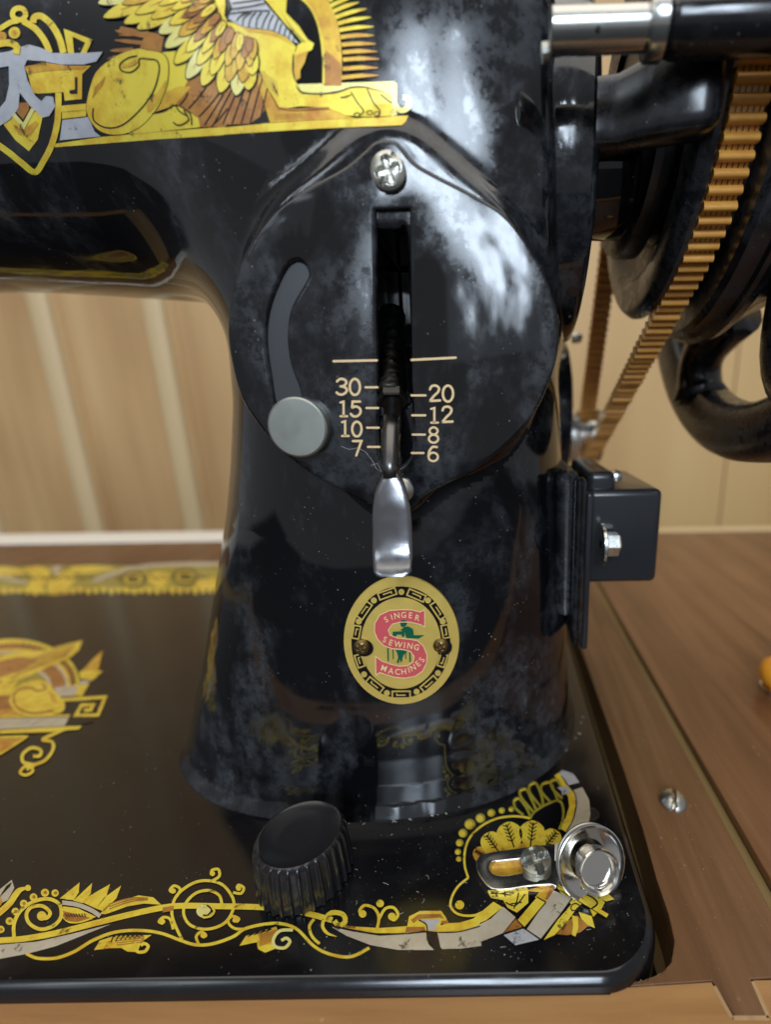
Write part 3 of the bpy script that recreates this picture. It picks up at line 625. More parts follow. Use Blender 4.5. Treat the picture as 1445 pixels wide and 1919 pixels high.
# corner rosette
bd.frame(C)
for x, y, r in ((455, 385, 18), (397, 393, 20), (332, 408, 25), (265, 440, 30), (200, 478, 34), (157, 533, 28), (137, 592, 24), (127, 648, 20), (132, 692, 18)): bd.dot('dim_gold', x, y, r, 1); bd.dot('gold', x-4, y+3, r*.7, 2)
bd.stroke('gold', [(290, 1012), (220, 1040), (130, 1032), (82, 985), (92, 920), (130, 858), (190, 808)], 15, 1); bd.stroke('gold', [(190, 808), (168, 730), (170, 640), (200, 560), (270, 490), (360, 445), (450, 430), (520, 432), (572, 442)], 14, 1.2)
bd.stroke('dim_gold', [(572, 442), (600, 400), (680, 352), (752, 335), (776, 390), (770, 460), (750, 510)], 15, 1.4); bd.dot('gold', 137, 975, 28, 1.5)
for q in ([(530, 422), (482, 380), (472, 335), (500, 320), (545, 372), (575, 435)], [(590, 402), (520, 318), (508, 275), (545, 262), (582, 330), (606, 385)], [(640, 372), (572, 288), (568, 240), (605, 224), (640, 300), (652, 362)], [(700, 345), (640, 275), (648, 232), (692, 222), (722, 280), (742, 332)], [(770, 320), (712, 262), (700, 215), (735, 205), (765, 250)]): bd.stroke('dim_gold', q, 16, 1.6); bd.stroke('gold', q[2:4], 10, 2.2)
bd.poly('gold', [(720, 178), (748, 160), (795, 230), (848, 292), (852, 362), (832, 450), (790, 525), (745, 497), (790, 440), (812, 370), (806, 310), (768, 255)], 1.8)
bd.poly('silver_foil', [(748, 165), (768, 145), (835, 165), (875, 222), (808, 238), (775, 190)], 2.6); bd.poly('silver_foil', [(738, 252), (800, 245), (820, 282), (768, 302), (765, 275)], 2.8)
bd.poly('cream_foil', [(836, 268), (892, 250), (935, 330), (942, 420), (925, 500), (850, 548), (790, 527), (832, 450), (858, 360)], 2)
bd.stroke('ink', [(790, 225), (845, 285), (856, 362), (836, 450), (795, 525)], 6, 3)
for x, y, r, a in ((265, 660, 46, -2.6), (335, 590, 68, -2.2), (700, 570, 66, -.9), (445, 540, 78, -1.9), (583, 532, 78, -1.45)):
    bd.poly('gold' if r > 60 else 'gold_orange', [(x-r, y+10), (x-r*.8, y-r*.6), (x, y-r), (x+r*.8, y-r*.6), (x+r, y+10), (x+r*.7, y+r), (x+r*.2, y+r*1.5), (x-r*.4, y+r*1.2)], 1+r*.01, True)
    dx, dy = math.cos(a), math.sin(a); bd.stroke('ink', [(x-dx*r*1.1, y-dy*r*1.1), (x, y), (x+dx*r*.8, y+dy*r*.8)], 8, 3.2)
    for k in range(5):
        c0 = (x+dx*r*(-.6+k*.3), y+dy*r*(-.6+k*.3))
        for sg in (-1, 1): bd.stroke('ink', [c0, (c0[0]+(dx*.35-sg*dy*.45)*r*.7, c0[1]+(dy*.35+sg*dx*.45)*r*.7)], 6, 3.2)
bd.poly('gold_orange', [(240, 690), (300, 620), (800, 560), (820, 640), (700, 900), (420, 880), (300, 800)], .4)
bd.poly('gold', [(308, 888), (560, 880), (560, 962), (490, 1022), (432, 992), (405, 945), (330, 932)], 1.4, False)
for q in ([(330, 905), (390, 905), (440, 915)], [(420, 960), (480, 980), (540, 910)], [(470, 1000), (490, 950), (500, 900)], [(450, 970), (520, 960)], [(350, 890), (370, 925)], [(400, 888), (420, 925)]): bd.stroke('ink', q, 7, 2.4)
bd.poly('gold', [(-30, 1088), (100, 1095), (220, 1060), (345, 955), (402, 990), (300, 1070), (180, 1120), (60, 1140), (-30, 1134)], 2)
bd.poly('cream_foil', [(0, 1146), (100, 1146), (230, 1110), (330, 1060), (405, 987), (482, 1052), (402, 1150), (250, 1210), (120, 1240), (20, 1240)], 2.5)
bd.poly('brown_foil', [(405, 1152), (485, 1060), (522, 1110), (500, 1125)], 3); bd.poly('silver_foil', [(408, 1162), (530, 1122), (628, 1190), (480, 1225)], 3)
bd.poly('gold', [(492, 1072), (612, 930), (665, 962), (537, 1116)], 3.4); bd.poly('gold_orange', [(600, 930), (660, 860), (720, 870), (665, 960)], 3)
bd.poly('cream_foil', [(550, 1126), (715, 888), (832, 932), (745, 1050), (640, 1186)], 3.4); bd.poly('brown_foil', [(665, 940), (690, 880), (720, 880), (680, 945)], 3.8)
bd.mitre('ink', [(488, 1070), (665, 962)], 6, 4)if 0 else None
for q in ([(415, 1150), (530, 1118), (632, 1190)], [(484, 1056), (494, 1075), (537, 1118)], [(537, 1118), (668, 962)], [(612, 928), (668, 962)], [(640, 1188), (748, 1050), (832, 934)]): bd.mitre('ink', q, 7, 4.4)
bd.poly('gold', [(740, 870), (790, 850), (870, 880), (900, 960), (850, 1000), (760, 900)], 1.5)
bd.poly('brown_foil', [(735, 1155), (800, 1075), (860, 1040), (935, 1100), (880, 1145), (800, 1162)], 2)
for q in ([(655, 1192), (740, 1070), (830, 968), (856, 1000), (800, 1080), (722, 1162)], [(828, 1040), (866, 1050), (868, 1120), (850, 1172), (828, 1160), (836, 1100)], [(870, 1020), (950, 1045), (970, 1120), (925, 1100), (885, 1060)], [(880, 880), (1000, 935), (1032, 960), (1012, 1000), (960, 1050), (940, 1000), (900, 950)], [(990, 935), (1045, 900), (1090, 942), (1040, 955)]): bd.poly('gold', q, 3)
bd.mitre('gold', [(745, 865), (1048, 1045)], 26, 4); bd.mitre('ink', [(752, 885), (1030, 1052)], 5, 4.6); bd.stroke('ink', [(900, 905), (960, 935), (985, 970), (950, 1000)], 10, 4); bd.stroke('ink', [(870, 1005), (830, 1012), (825, 985), (850, 968), (880, 985), (900, 1010)], 7, 4)
bd.one('corner_rosette')
# medallion, left of the pillar
bd.frame(BL)
bd.poly('gold', ell(70, 800, 405, 262, 60), .5); bd.poly('brown_foil', ell(70, 805, 378, 240, 60), 1); bd.poly('gold', ell(70, 810, 350, 214, 60), 1.4); bd.poly('cream_foil', ell(70, 812, 336, 200, 60), 1.8); bd.poly('brown_foil', ell(70, 815, 322, 188, 60), 2.2); bd.poly('cream_foil', ell(70, 820, 240, 130, 50), 2.6); bd.poly('dim_gold', ell(70, 820, 215, 112, 50), 3)
bd.poly('bed_enamel', [(-400, 895), (330, 835), (500, 830), (560, 1040), (200, 1110), (-400, 1110)], 3.3)
for i in range(16): t = -.05-i*.09; bd.mitre('ink', [(70+365*math.cos(t), 808+228*math.sin(t)), (70+392*math.cos(t+.03), 808+252*math.sin(t+.03))], 9, 3.5)
bd.poly('brown_foil', [(-60, 690), (100, 640), (260, 620), (240, 700), (100, 760), (-60, 800)], 4)
bd.poly('gold', [(-60, 655), (80, 622), (250, 612), (400, 572), (495, 550), (472, 610), (425, 650), (300, 705), (180, 762), (60, 800), (-60, 830), (-60, 790), (120, 735), (230, 660), (100, 650), (-60, 690)], 4.6)
for i in range(6): bd.stroke('brown_foil', [(60+i*30, 780-i*25), (250+i*22, 700-i*22), (400+i*10, 640-i*12)], 6, 5.2)
bd.poly('gold', [(55, 905), (95, 835), (190, 792), (282, 800), (332, 860), (386, 922), (372, 982), (250, 1003), (120, 995), (68, 950)], 5.5, True)
bd.stroke('brown_foil', [(250, 812), (275, 840), (220, 855), (180, 835), (105, 850), (80, 905), (110, 960), (200, 990), (320, 975)], 12, 6.2); bd.poly('gold', [(-60, 800), (60, 810), (110, 790), (60, 880), (-60, 900)], 5)
bd.poly('brown_foil', [(-60, 890), (60, 880), (70, 960), (-60, 975)], 5); bd.poly('gold_orange', [(-60, 975), (80, 960), (130, 1005), (-60, 1010)], 5.3); bd.poly('gold_orange', [(290, 850), (330, 880), (345, 930), (310, 920)], 6.2)
bd.poly('gold_orange', [(490, 735), (560, 660), (618, 610), (600, 680), (590, 735)], 4); bd.poly('gold', [(475, 735), (620, 733), (560, 788), (482, 780)], 4.4); bd.poly('cream_foil', [(480, 792), (558, 788), (500, 822), (478, 822)], 4.4)
bd.poly('cream_foil', [(318, 832), (470, 822), (450, 886), (350, 890)], 5); bd.poly('gold', [(470, 822), (540, 808), (492, 886), (448, 886)], 5)
bd.mitre('gold', [(372, 908), (632, 892), (588, 1000), (455, 1000), (490, 940), (560, 938), (545, 968), (505, 970)], 20, 4.4)
bd.poly('cream_foil', [(-60, 1022), (415, 1012), (388, 1065), (-60, 1088)], 4.4); bd.mitre('gold', [(-60, 1012), (420, 1002)], 12, 5); bd.poly('gold', [(-60, 1094), (370, 1070), (492, 1064), (475, 1086), (300, 1102), (-60, 1114)], 5)
bd.stroke('gold', [(400, 1078), (330, 1110), (255, 1148), (310, 1160), (318, 1205), (270, 1272), (190, 1300), (140, 1285), (135, 1238), (185, 1198), (242, 1210), (238, 1245), (198, 1248)], 20, 4)
bd.stroke('gold', [(140, 1285), (200, 1300), (190, 1310), (150, 1310), (120, 1345), (155, 1362), (195, 1340), (185, 1315), (160, 1330)], 18, 4.4)
bd.poly('gold_orange', [(-60, 1135), (172, 1125), (90, 1185), (0, 1240), (-60, 1260)], 4); bd.stroke('gold', [(-40, 1135), (168, 1128), (0, 1236)], 12, 5, (0, 0), False)
bd.one('medallion_decal')
# border along the back edge
bd.poly('dim_gold', [(-700, 120), (0, 105), (230, 98), (560, 95), (820, 98), (1000, 84), (1420, 80), (1400, 230), (1200, 238), (1000, 240), (800, 262), (600, 232), (330, 278), (150, 258), (0, 268), (-700, 290)], 0)
for q in ([(-60, 110), (40, 104), (150, 135), (60, 165), (-60, 150)], [(140, 120), (230, 100), (300, 140), (250, 235), (210, 278), (165, 225), (190, 165)], [(300, 180), (400, 130), (445, 150), (430, 210), (330, 272), (290, 230)], [(420, 110), (560, 96), (690, 112), (600, 130), (480, 145)], [(900, 150), (1000, 140), (1020, 180), (970, 230), (900, 200)], [(1180, 190), (1290, 170), (1400, 200), (1300, 235), (1190, 230)]): bd.poly('gold', q, 1, True)
for x in range(-640, 1400, 46): bd.poly('gold', [(x, 232+10*math.sin(x)), (x+40, 236), (x+26, 268+8*math.sin(x*2)), (x+8, 262)], 1.2)
for x in (800, 1115): 
    for r in (70, 48, 26): bd.stroke('ink' if r != 48 else 'gold', ell(x, 180 if x < 1000 else 165, r, r*.62, 18), 10, 2, closed=True)
bd.stroke('cream_foil', [(560, 190), (700, 140), (800, 112), (1000, 92), (1400, 88)], 22, 2.4); bd.stroke('cream_foil', [(-600, 130), (-300, 200), (-60, 150), (0, 170), (160, 200)], 18, 2); bd.poly('cream_foil', [(310, 100), (370, 95), (350, 150), (320, 150)], 2.4)
for i in range(24): x = -500+i*74; bd.stroke('ink', [(x, 150), (x+20, 175), (x+60, 165)], 9, 1.8)
bd.one('back_border')

# ---- stitch plate
PY = 7.46
mapP = lambda q: onY(q[:, 0], q[:, 1], PY)
out = catmull([(720, 259), (700, 264), (680, 282), (640, 314), (570, 352), (514, 392), (459, 469), (432, 556), (425, 615), (430, 668), (450, 743), (491, 807), (551, 867), (619, 908), (664, 930), (700, 952), (720, 972), (740, 976), (758, 970), (778, 950), (797, 930), (829, 912), (893, 880), (962, 825), (1007, 766), (1039, 688), (1048, 625), (1035, 542), (998, 465), (948, 401), (884, 360), (820, 327), (779, 303), (756, 277), (742, 263)], True, 6)
slot = np.concatenate([np.array([(703, 391), (767, 389), (768, 500), (771, 700), (773, 812)]), catmull([(773, 812), (770, 850), (755, 871), (738, 878), (722, 872), (712, 850), (709, 812)], False, 4), np.array([(706, 700), (704, 500)])])
arc = catmull([(553, 488), (569, 494), (577, 512), (570, 530), (545, 575), (537, 625), (543, 680), (562, 735), (560, 772), (520, 770), (505, 700), (497, 630), (505, 570), (532, 506)], True, 5)
plate = prism([out, slot, arc], mapP, (0, 1, 0), .06, 'stitch_plate', 'plate_enamel', machine, bev=.07, sharp=35)
v, f = fill2d([catmull([(480, 480), (600, 470), (590, 700), (600, 790), (500, 790), (480, 640)], True, 3)]); mk('backing_strip', onY(v[:, 0], v[:, 1], PY+.07), f[:, ::-1], 'slot_steel', plate)
# engraved figures
Zf = (600, 650, 300/1445); on_plate = lambda px, py, off=0.: onY(px, py, PY)+np.array([0, -1., 0])*(.4*(off if np.isscalar(off) else np.asarray(off)))
pd = Decal(on_plate, Zf, None, 'figures', plate)
def num(q, wd=22):
    pd.stroke('letter_fill', q, wd, 2)
    for p in (q[0], q[-1]): pd.dot('letter_fill', p[0], p[1], wd/2, 1, None, 10)
def lin(q, wd=22):
    pd.mitre('letter_fill', q, wd, 2)
    for p in (q[0], q[-1]): pd.dot('letter_fill', p[0], p[1], wd/2, 1, None, 10)
def three(x, y): num([(x-45, y-50), (x-15, y-72), (x+25, y-65), (x+40, y-40), (x+20, y-12), (x-15, y-5)]); num([(x-10, y-5), (x+30, y+5), (x+45, y+32), (x+20, y+62), (x-20, y+68), (x-48, y+50)])
def zero(x, y, w_=46, h=72): pd.stroke('letter_fill', ell(x, y, w_, h, 14), 22, 2, closed=True)
def one(x, y): lin([(x-28, y-58), (x, y-66), (x, y+66)], 20); lin([(x-28, y+66), (x+32, y+66)], 20)
def five(x, y): lin([(x+38, y-66), (x-28, y-66), (x-34, y-8)]); num([(x-34, y-8), (x, y-22), (x+38, y-2), (x+42, y+35), (x+15, y+64), (x-20, y+66), (x-45, y+45)])
def seven(x, y): lin([(x-38, y-62), (x+38, y-62), (x-8, y+68)])
def two(x, y): num([(x-42, y-38), (x-28, y-65), (x+10, y-72), (x+38, y-50), (x+30, y-15), (x-5, y+20), (x-42, y+64)]); lin([(x-42, y+66), (x+48, y+62)])
def eight(x, y): pd.stroke('letter_fill', ell(x, y-36, 36, 32, 12), 20, 2, closed=True); pd.stroke('letter_fill', ell(x, y+34, 42, 36, 12), 20, 2.6, closed=True)
def six(x, y): num([(x+32, y-60), (x-5, y-62), (x-34, y-25), (x-42, y+25)]); pd.stroke('letter_fill', ell(x, y+28, 42, 38, 12), 20, 2.6, closed=True)
three(197, 362); zero(314, 362); one(212, 560); five(322, 560); one(226, 738); zero(332, 742, 42, 66); seven(335, 912)
two(1035, 422); zero(1155, 422); one(1032, 618); two(1148, 612); eight(1025, 795); six(1022, 965)
for y, a, b in ((365, 410, 518), (552, 418, 525), (730, 424, 530), (903, 432, 536)): lin([(a, y), (b, y)], 20)
for y, a, b in ((438, 826, 952), (618, 832, 950), (792, 836, 946), (958, 828, 934)): lin([(a, y), (b, y)], 20)
lin([(122, 130), (512, 122)], 22); lin([(826, 118), (1225, 98)], 22)
pd.done({'letter_fill': 'engraved_figures'})
# screws
headdisc(onY(729, 323, PY-.02), (0, -1, .0), .23, .06, (lambda c, s_: lambda x, y: max(c(x, y), s_(x, y)))(cross_rec(.1, .17, .8, .25), slot_rec(.045, .11, -.45)), 'plate_screw', 'nickel', machine, label='nickel cross-head screw at top of stitch plate')
headdisc(onY(752, 918, PY-.0), (0, -1, .0), .2, .07, slot_rec(.04, .12, .6), 'plate_screw', 'nickel', machine, label='nickel screw half hidden behind lever')
g = G(); g.lathe([(0, .44), (.16, .445), (.185, .435), (.2, .41), (.2005, .39), (.2, .0)], onY(566, 800, PY), (0, -1, 0), 56, cap=False); g.mk('thumb_button', 'dull_nickel', machine, sharp=12)

# ---- stitch length lever
stem = [onY(736, 590, 8.9), onY(733, 640, 8.4), onY(732, 700, 7.85), onY(732, 742, 7.55)]
lever = thing('stitch_lever', onY(736, 700, 8.05), None, None); lever.parent = machine; lever.location = (Vector(lever['_o'])-Vector(machine['_o']))*S
del lever['_o']; lever['_o'] = P(onY(736, 700, 8.05))
pts = [stem[0]+(stem[-1]-stem[0])*t for t in np.linspace(0, 1, 60)]; g = G(); g.tube(pts, [.215]*60, 26); g.v = [tuple(np.array(p)+rng.normal(0, .0055, 3)) for p in g.v]; g.mk('knurled_sleeve', 'black_iron', lever, smooth=True)
ax = (stem[-1]-stem[-2]); ax /= np.linalg.norm(ax)
g = G(); g.lathe([(0, .19), (.0, .235), (.12, .235), (.14, .21), (.14, .1)], onY(736, 742, 7.58), ax, 6); g.mk('lock_nut', 'dark_steel', lever)
pts = [onY(736, 748+i*1.6, 7.5-i*.008) for i in range(26)]; g = G(); g.tube(pts, [.115+.018*(i % 2) for i in range(26)], 16); g.mk('thread', 'dark_steel', lever, sharp=20)
rod = [onY(735, 785, 7.3), onY(733, 815, 7.12), onY(732, 845, 6.97), onY(732, 872, 6.85), onY(733, 900, 6.76)]
g = G(); g.tube(rod, [.135, .14, .135, .125, .12], 18); g.mk('rod', 'rod_steel', lever, smooth=True)
# blade: cross-sections along its length, thin lens section
sec = [(733, 862, 6.9, 13), (733, 880, 6.82, 15), (733, 895, 6.76, 20), (733, 908, 6.72, 26), (733, 925, 6.69, 31), (734, 950, 6.66, 35.5), (735, 980, 6.64, 37.5), (736, 1005, 6.62, 38), (736, 1022, 6.595, 38), (736, 1036, 6.555, 38), (736, 1048, 6.505, 37.5), (736, 1060, 6.445, 36.5), (736, 1069, 6.4, 36), (736, 1075, 6.375, 34.5), (736, 1077, 6.37, 31)]
v = []; f = []; n = 16
for (x, y, Y, hw) in sec:
    c = onY(x, y, Y); k = np.linalg.norm(onY(x+1, y, Y)-c); wv = hw*k; th = .055 if hw > 25 else .055+.06*(25-hw)/12
    for i in range(n): a = 2*math.pi*i/n; cx_ = math.copysign(abs(math.cos(a))**.55, math.cos(a)); cy_ = math.copysign(abs(math.sin(a))**.75, math.sin(a)); v.append(c+np.array([cx_*wv, cy_*th, cy_*th*.25]))
for j in range(len(sec)-1):
    for i in range(n): i2 = (i+1) % n; f.append((j*n+i, j*n+i2, (j+1)*n+i2, (j+1)*n+i))
f.append(tuple(range(n))); f.append(tuple((len(sec)-1)*n+i for i in range(n)))
ob = mk('blade', v, f, 'steel', lever, sharp=75)

# ---- badge
BD = (620, 1060, 270/1445)
def on_badge(px, py, off=0.): return on_body(px, py, .05+off)
badge = Decal(on_badge, BD, 9, 'badge', machine)
oe = ell(711, 738, 571, 634, 72)
q2 = badge.T(oe); vf, ff = fill2d([q2], 9); top = on_body(vf[:, 0], vf[:, 1], .05); g = G(); g.add(top, ff[:, ::-1])
rt = on_body(q2[:, 0], q2[:, 1], .05); qo = badge.T(ell(711, 738, 577, 640, 72)); rb = on_body(qo[:, 0], qo[:, 1], .03); rc = on_body(qo[:, 0], qo[:, 1], -.03)
g.add(np.concatenate([rt, rb, rc]), [(j*72+i, j*72+(i+1) % 72, (j+1)*72+(i+1) % 72, (j+1)*72+i) for j in (0, 1) for i in range(72)])
bdg = g.mk('badge', 'brass_plate', machine, sharp=30, label='oval brass badge with red letter S and Greek key border'); badge.parent = bdg
oi = ell(705, 753, 490, 557, 72); ii = ell(705, 762, 397, 457, 72); badge.poly('ink', oi, 0, holes=[dens(ii, 25)])
dang = [(712, 250), (975, 335), (1120, 545), (1073, 1060), (862, 1245), (568, 1258), (342, 1072), (290, 545), (440, 335)]
for x, y in dang: badge.dot('brass_plate', x, y, 30, 1.2, None, 14)
for x, y in ((572, 268), (860, 285), (1072, 437), (1148, 645), (1118, 932), (985, 1168), (710, 1275), (448, 1178), (298, 937), (266, 652), (345, 435)):
    a = math.atan2((y-757)/507**2, (x-705)/443**2)+math.pi/2; c, s_ = math.cos(a), math.sin(a)
    hw, hh = (88, 34) if abs(y-757) > 200 else (64, 34)
    R_ = lambda u, v_: (x+u*c-v_*s_, y+u*s_+v_*c)
    badge.mitre('brass_plate', [R_(-hw, -hh), R_(hw, -hh), R_(hw, hh), R_(-hw, hh)], 15, 1.2, True); badge.mitre('brass_plate', [R_(-hw*.5, -5), R_(hw*.55, -5)], 13, 1.2)
    badge.mitre('brass_plate', [R_(hw*.5, -8), R_(hw*.5, 14)], 12, 1.4)
Sp = [(456, 893), (520, 940), (600, 968), (690, 990), (770, 985), (826, 950), (838, 893), (800, 842), (720, 822), (620, 815), (540, 787), (475, 720), (445, 640), (450, 560), (500, 480), (590, 437), (700, 426), (820, 430), (895, 450), (942, 430), (942, 600), (900, 575), (800, 550), (700, 550), (620, 572), (582, 630), (602, 682), (680, 710), (780, 720), (870, 735), (930, 790), (966, 880), (960, 960), (920, 1040), (850, 1090), (750, 1110), (640, 1100), (550, 1072), (500, 1052), (460, 1080)]
badge.poly('red_paint', Sp, 1); badge.mitre('badge_letter', Sp, 8, 1.8, True)
badge.dot('green_paint', 733, 562, 34, 1.4); badge.poly('green_paint', [(700, 555), (740, 600), (775, 592), (826, 620), (835, 682), (940, 682), (880, 716), (760, 710), (745, 650), (702, 630), (735, 605), (705, 590)], 1.6)
badge.poly('green_paint', [(625, 648), (742, 640), (745, 697), (715, 697), (712, 676), (665, 676), (660, 694), (625, 692)], 1.5)
badge.poly('green_paint', [(652, 828), (772, 832), (755, 872), (738, 870), (722, 905), (718, 945), (702, 950), (694, 915), (686, 960), (665, 955), (680, 900), (668, 855)], 1.5)
for x, a, b, w_ in ((578, 812, 942, 14), (628, 820, 920, 10), (795, 850, 950, 14), (752, 850, 920, 9)): badge.mitre('green_paint', [(x, a), (x+3, b)], w_, 1.5)
# badge lettering from the built-in font
def glyph(ch):
    cu_ = bpy.data.curves.new('t', 'FONT'); cu_.body = ch; cu_.align_x = 'CENTER'; cu_.align_y = 'CENTER'; cu_.resolution_u = 3; cu_.offset = .012
    o = bpy.data.objects.new('t', cu_); COL.objects.link(o); bpy.context.view_layer.update()
    me = o.evaluated_get(bpy.context.evaluated_depsgraph_get()).to_mesh(); v = np.array([tuple(x.co)[:2] for x in me.vertices]); f = [tuple(p.vertices) for p in me.polygons]
    bpy.data.objects.remove(o); bpy.data.curves.remove(cu_); return v, f
gl = {}
for ch, x, y, a in (('S', 562, 522, -28), ('I', 616, 498, -18), ('N', 668, 483, -9), ('G', 735, 476, 0), ('E', 803, 481, 4), ('R', 872, 505, 12),
                    ('S', 550, 722, 22), ('E', 610, 752, 20), ('W', 682, 770, 12), ('I', 744, 778, 8), ('N', 797, 784, 10), ('G', 862, 798, 16),
                    ('M', 540, 1008, 18), ('A', 610, 1034, 10), ('C', 675, 1043, 3), ('H', 736, 1040, -6), ('I', 786, 1026, -16), ('N', 826, 1002, -28), ('E', 876, 962, -42), ('S', 913, 922, -58)):
    if ch not in gl: gl[ch] = glyph(ch)
    v, f = gl[ch]; v = v-(v.max(0)+v.min(0))/2; h = 58/(gl['I'][0][:, 1].max()-gl['I'][0][:, 1].min()) if 'I' in gl else 80; c, s_ = math.cos(math.radians(a)), math.sin(math.radians(a))
    p = np.stack([v[:, 0]*h*.95, -v[:, 1]*h], 1); p = np.stack([x+p[:, 0]*c-p[:, 1]*s_, y+p[:, 0]*s_+p[:, 1]*c], 1); q = badge.T(p)
    P3 = on_badge(q[:, 0], q[:, 1], .022); badge.g.setdefault('badge_letter', G()).add(P3, f)
badge.done({'ink': 'border_band', 'brass_plate': 'key_border', 'red_paint': 'letter_s', 'badge_letter': 'lettering', 'green_paint': 'seamstress_figure'})
for x, y in ((322, 787), (1103, 777)):
    q = badge.T([(x, y)]); c = on_body(q[:, 0], q[:, 1], .05)[0]; headdisc(c, (0, -1, .05), .135, .06, cross_rec(.03, .2, .7, .5), 'badge_pin', 'old_brass', bdg)
    qq = badge.T([(x+20, y+22)]); g = G(); cc = on_body(qq[:, 0], qq[:, 1], .052)[0]; g.lathe([(.012, .001), (.012, .165)], cc, (0, -1, .03), 24, cap=False); g.mk('pin_disc', 'ink', bdg)  # dark disc behind the pin, larger and offset down and right

# ---- end flange, bush, winder bracket
YC, ZC = 11.0, 12.75
g = G(); g.lathe([(.6, 2.5), (.64, 2.66), (.72, 2.72), (1.46, 2.72), (1.56, 2.67), (1.6, 2.58), (1.6, .5)], (0, YC-.2, 11.62), (1, 0, 0), 96, cap=False); g.mk('end_flange', 'enamel', machine, sharp=40)
g = G(); g.lathe([(1.5, 1.05), (2.3, 1.05), (2.36, 1.0), (2.36, .3)], (0, YC-1.3, 11.6), (1, 0, 0), 72, cap=False); g.mk('shaft_bush', 'enamel', machine, sharp=40)
lug = G()
vv = []; ff = []; nn = 20
for (x, y, zc_, hy, hz) in ((1.5, 8.35, 11.71, .3, .42), (1.8, 8.3, 11.71, .3, .43), (2.1, 8.1, 11.73, .3, .47), (2.45, 7.9, 11.75, .3, .52), (2.75, 7.8, 11.73, .3, .51), (2.95, 7.78, 11.70, .29, .46), (3.08, 7.8, 11.68, .2, .34), (3.14, 7.85, 11.68, .08, .14)):
    for i in range(nn): a = 2*math.pi*i/nn; vv.append((x, y+hy*math.copysign(abs(math.cos(a))**.4, math.cos(a)), zc_+hz*math.copysign(abs(math.sin(a))**.4, math.sin(a))))
for j in range(7):
    for i in range(nn): i2 = (i+1) % nn; ff.append((j*nn+i, j*nn+i2, (j+1)*nn+i2, (j+1)*nn+i))
ff.append(tuple(7*nn+i for i in range(nn))); lug.add(vv, ff); lug.mk('winder_bracket', 'satin_black', machine, smooth=True)
# bobbin winder spindle
w0 = onY(1030, 60, 7.2); w1 = onY(1248, 52, 7.2); dv = (w1-w0)/np.linalg.norm(w1-w0); Lw = np.linalg.norm(w1-w0)
wind = thing('bobbin_winder', P(w0), None, None); wind.parent = machine; wind.location = (Vector(P(w0))-Vector(machine['_o']))*S
g = G(); g.lathe([(0, .05), (0, .2), (.02, .225), (.1, .225), (.9, .22), (Lw-.24, .22)], w0, dv, 48, cap=False); g.mk('spindle', 'tube_steel', wind, sharp=40)
g = G(); g.lathe([(Lw-.24, .2), (Lw-.24, .3), (Lw-.21, .32), (Lw-.04, .32), (Lw-.02, .3), (Lw-.02, .2)], w0, dv, 48, cap=False); g.mk('collar', 'tube_steel', wind, sharp=40)
g = G(); g.lathe([(Lw-.02, .2), (Lw-.0, .27), (Lw+.1, .3), (Lw+2.2, .31), (Lw+4, .31)], w0, dv, 48); g.mk('sleeve', 'wheel_enamel', wind, smooth=True)
c = onY(1122, 53, 6.972); g = G(); g.lathe([(0, .001), (0, .028), (.02, .034)], c, (0, 1, 0), 12, cap=False); g.mk('pin_hole', 'hole_dark', wind)
g = G(); g.tube([w0+np.array([.0, .1, -.14]), w0+np.array([-.08, .1, -.15])], .1, 12); g.mk('spindle_pin', 'nickel', wind)

# ---- handwheel
hw_ = thing('handwheel', (3.3, YC, ZC), None, None); hw_.parent = machine; hw_.location = (Vector((3.3, YC, ZC))-Vector(machine['_o']))*S
g = G(); g.lathe([(2.95, 1.3), (2.9, 1.5), (3.3, 1.95), (3.25, 2.3), (3.12, 2.5), (3.0, 2.6), (2.96, 2.7), (2.96, 3.12), (3.0, 3.2), (3.03, 3.24), (3.14, 3.32), (3.22, 3.32), (3.26, 3.28), (3.28, 3.2), (3.28, 2.9)], (0, YC, ZC), (1, 0, 0), 128, cap=False); g.mk('belt_flange', 'satin_black', hw_, sharp=28)
g = G(); g.lathe([(3.25, 3.1), (3.9, 3.1), (3.92, 3.6), (4.0, 3.72), (4.3, 3.76), (4.34, 3.84), (4.42, 3.86), (4.6, 3.8), (4.66, 3.7), (5.6, 3.2), (5.7, 2.0)], (0, YC, ZC), (1, 0, 0), 128, cap=False); g.mk('drum', 'satin_black', hw_, sharp=28)
g = G(); g.lathe([(2.6, .6), (2.6, 1.75), (2.64, 1.82), (2.78, 1.82), (2.8, 1.5), (3.0, 1.5)], (0, YC-.5, ZC-.2), (1, 0, 0), 72, cap=False); g.mk('clutch_ring', 'grey_metal', hw_, smooth=False)
g = G(); g.lathe([(2.5, 1.3), (2.5, 2.05), (2.65, 2.15), (3.0, 2.15)], (0, YC, ZC), (1, 0, 0), 72, cap=False); g.mk('hub', 'dusty_enamel', hw_, smooth=True)
RR = 6.25; prof = []
for i in range(20): a = 2*math.pi*i/20; prof.append((5.58+.6*math.copysign(abs(math.cos(a))**.6, math.cos(a)), RR-.45+.55*math.copysign(abs(math.sin(a))**.75, math.sin(a))*(1 if math.sin(a) > 0 else 1.3)))
g = G(); g.lathe(prof, (0, YC-.2, ZC), (1, 0, 0), 128, closed=True); g.mk('outer_rim', 'satin_black', hw_, smooth=True)
for kx in range(7):
    a = 2*math.pi*kx/7+math.radians(30); pts = []; rd = []
    for t in np.linspace(0, .86, 10):
        r_ = 3.2+(RR-.35-3.2)*t; aa = a+.22*math.sin(t*math.pi*.9); pts.append((5.55-.15*math.sin(t*3.1), YC-.2*t+r_*math.cos(aa), ZC+r_*math.sin(aa))); rd.append(.68-.6*t*(1-t)+.12*(t > .8))
    g = G(); g.tube(pts, rd, 14); g.mk('spoke', 'wheel_enamel', hw_, smooth=True)

